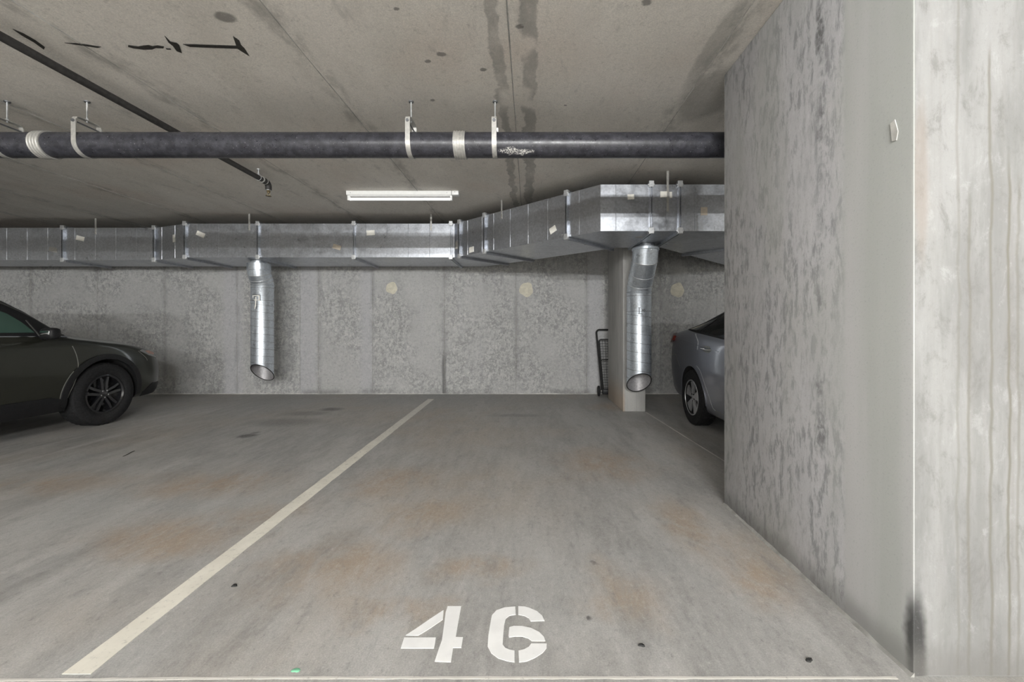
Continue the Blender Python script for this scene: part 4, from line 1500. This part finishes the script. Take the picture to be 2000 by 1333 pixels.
for sd in (1, -1):
    pri.skin('window_surround', [(1.20, .99), (1.5, 1.135), (1.85, 1.275), (2.3, 1.375), (2.7, 1.395), (3.1, 1.345), (3.4, 1.275), (3.65, 1.20), (3.94, 1.105), (3.55, 1.065), (2.9, 1.01), (2.0, .985)], M['black_plastic'], side=sd, off=.003)
    pri.skin('front_side_window', [(1.55, 1.005), (1.62, 1.13), (1.9, 1.255), (2.3, 1.345), (2.38, 1.35), (2.38, 1.0)], M['glass_dark'], side=sd, off=.006)
    pri.skin('rear_side_window', [(2.48, 1.005), (2.48, 1.355), (2.7, 1.365), (3.1, 1.31), (3.30, 1.255), (3.42, 1.075), (2.9, 1.025)], M['glass_dark'], side=sd, off=.006)
    pri.skin('quarter_window', [(3.48, 1.085), (3.37, 1.235), (3.6, 1.175), (3.84, 1.105)], M['glass_dark'], side=sd, off=.006)
    pri.strip('roof_trim', [(1.5, 1.15), (1.85, 1.29), (2.3, 1.39), (2.7, 1.41), (3.1, 1.36), (3.4, 1.29), (3.65, 1.215), (3.94, 1.12)], .012, M['chrome'], side=sd, off=.005)
    pri.strip('door_seam', [(3.56, 1.055), (3.44, .985), (3.415, .955), (3.415, .88)], .009, M['edge_light'], side=sd)
    pri.strip('door_seam', [(3.405, .70), (3.30, .645), (3.20, .52), (3.12, .40), (3.06, .30), (3.00, .28)], .008, M['edge_light'], side=sd)
    pri.strip('door_seam', [(3.0, .28), (2.4, .265), (1.4, .265)], .008, M['edge'], side=sd)
    pri.strip('door_seam', [(2.43, 1.0), (2.43, .6), (2.42, .28)], .007, M['edge'], side=sd)
    pri.strip('door_seam', [(1.36, .96), (1.30, .7), (1.33, .28)], .007, M['edge'], side=sd)
    pri.strip('bumper_seam', [(4.50, .80), (4.35, .76), (4.15, .77), (3.98, .64)], .006, M['edge'], side=sd)
    pri.strip('shoulder_crease', [(4.30, .985), (3.9, .975), (3.42, .93), (2.9, .885)], .008, M['silver_paint'], side=sd, off=.006)
    for ws in (.89, 3.59):
        pri.strip('arch_lip', arc(ws, .318, .372, -5, 185, 26), .016, M['silver_paint'], side=sd, off=.006)
    pri.skin('tail_light', [(4.28, .955), (4.24, 1.012), (4.42, 1.03), (4.50, 1.0), (4.52, .91), (4.42, .92)], M['red'], side=sd, off=.035, deep=.02)
    pri.skin('headlight', [(.10, .60), (.08, .66), (.45, .80), (.62, .83), (.42, .72)], M['lens'], side=sd, off=.006)
    for hs_ in (3.10, 2.1):
        hc = pri.hit(hs_, .885, 'side', sd)[0]
        oo = Vector((sd * pri.sg, 0, 0))
        cupb = pri.skin('handle_cup', [(hs_ - .035, .885), (hs_ + .02, .93), (hs_ + .13, .935), (hs_ + .20, .905), (hs_ + .14, .865), (hs_ + .02, .86)], M['edge'], side=sd, off=.0025)
        h0, h1 = pri.hit(hs_ - .02, .895, 'side', sd)[0], pri.hit(hs_ + .18, .905, 'side', sd)[0]
        bm = BM()
        add_tube(bm, [h0 - oo * .008, h0 + oo * .026 + Vector((0, .025, 0)), h1 + oo * .028 - Vector((0, .025, 0)), h1 - oo * .008], .013, 12)
        obj('door_handle', bm, M['chrome'], cupb, 50)
    bm = BM()
    add_box(bm, (-.085, -.055, -.05), (.085, .055, .05), .03)
    ctr = pri.w(sd * .98, 1.50, 1.04)
    for v_ in bm.verts:
        v_.co = ctr + v_.co
    mr = obj('mirror', bm, M['silver_paint'], pri.body, 50)
    bm = BM()
    add_tube(bm, [pri.w(sd * .84, 1.46, .97), pri.w(sd * .94, 1.50, 1.01)], [.03, .02], 10)
    obj('mirror_arm', bm, M['black_plastic'], mr, 50)
pri.skin('windshield', [(-.54, 1.22), (0, 1.10), (.54, 1.22), (.48, 1.88), (0, 1.94), (-.48, 1.88)], M['glass_dark'], 'top', off=.003)
pri.skin('rear_window', [(-.47, 3.05), (.47, 3.05), (.50, 3.9), (-.50, 3.9)], M['glass_dark'], 'top', off=.003)
bm = BM()
sp = []
for k in range(15):
    x = -.66 + 1.32 * k / 14
    bow = .10 * (abs(x) / .66) ** 2
    sp.append([bm.verts.new(pri.w(x, s, z - .05 * (abs(x) / .66) ** 2)) for s, z in ((4.18 - bow, 1.135), (4.20 - bow, 1.165), (4.40 - bow, 1.135), (4.40 - bow, 1.10))])
for a, b in zip(sp, sp[1:]):
    for k in range(4):
        bm.faces.new((a[k], a[(k + 1) % 4], b[(k + 1) % 4], b[k]))
bm.faces.new(sp[0]); bm.faces.new(sp[-1][::-1])
obj('tail_spoiler', bm, M['silver_paint'], pri.body, 50)
for sd in (1, -1):
    for s in pri.wheels:
        pri.wheel(s, sd, 'silver', .195)
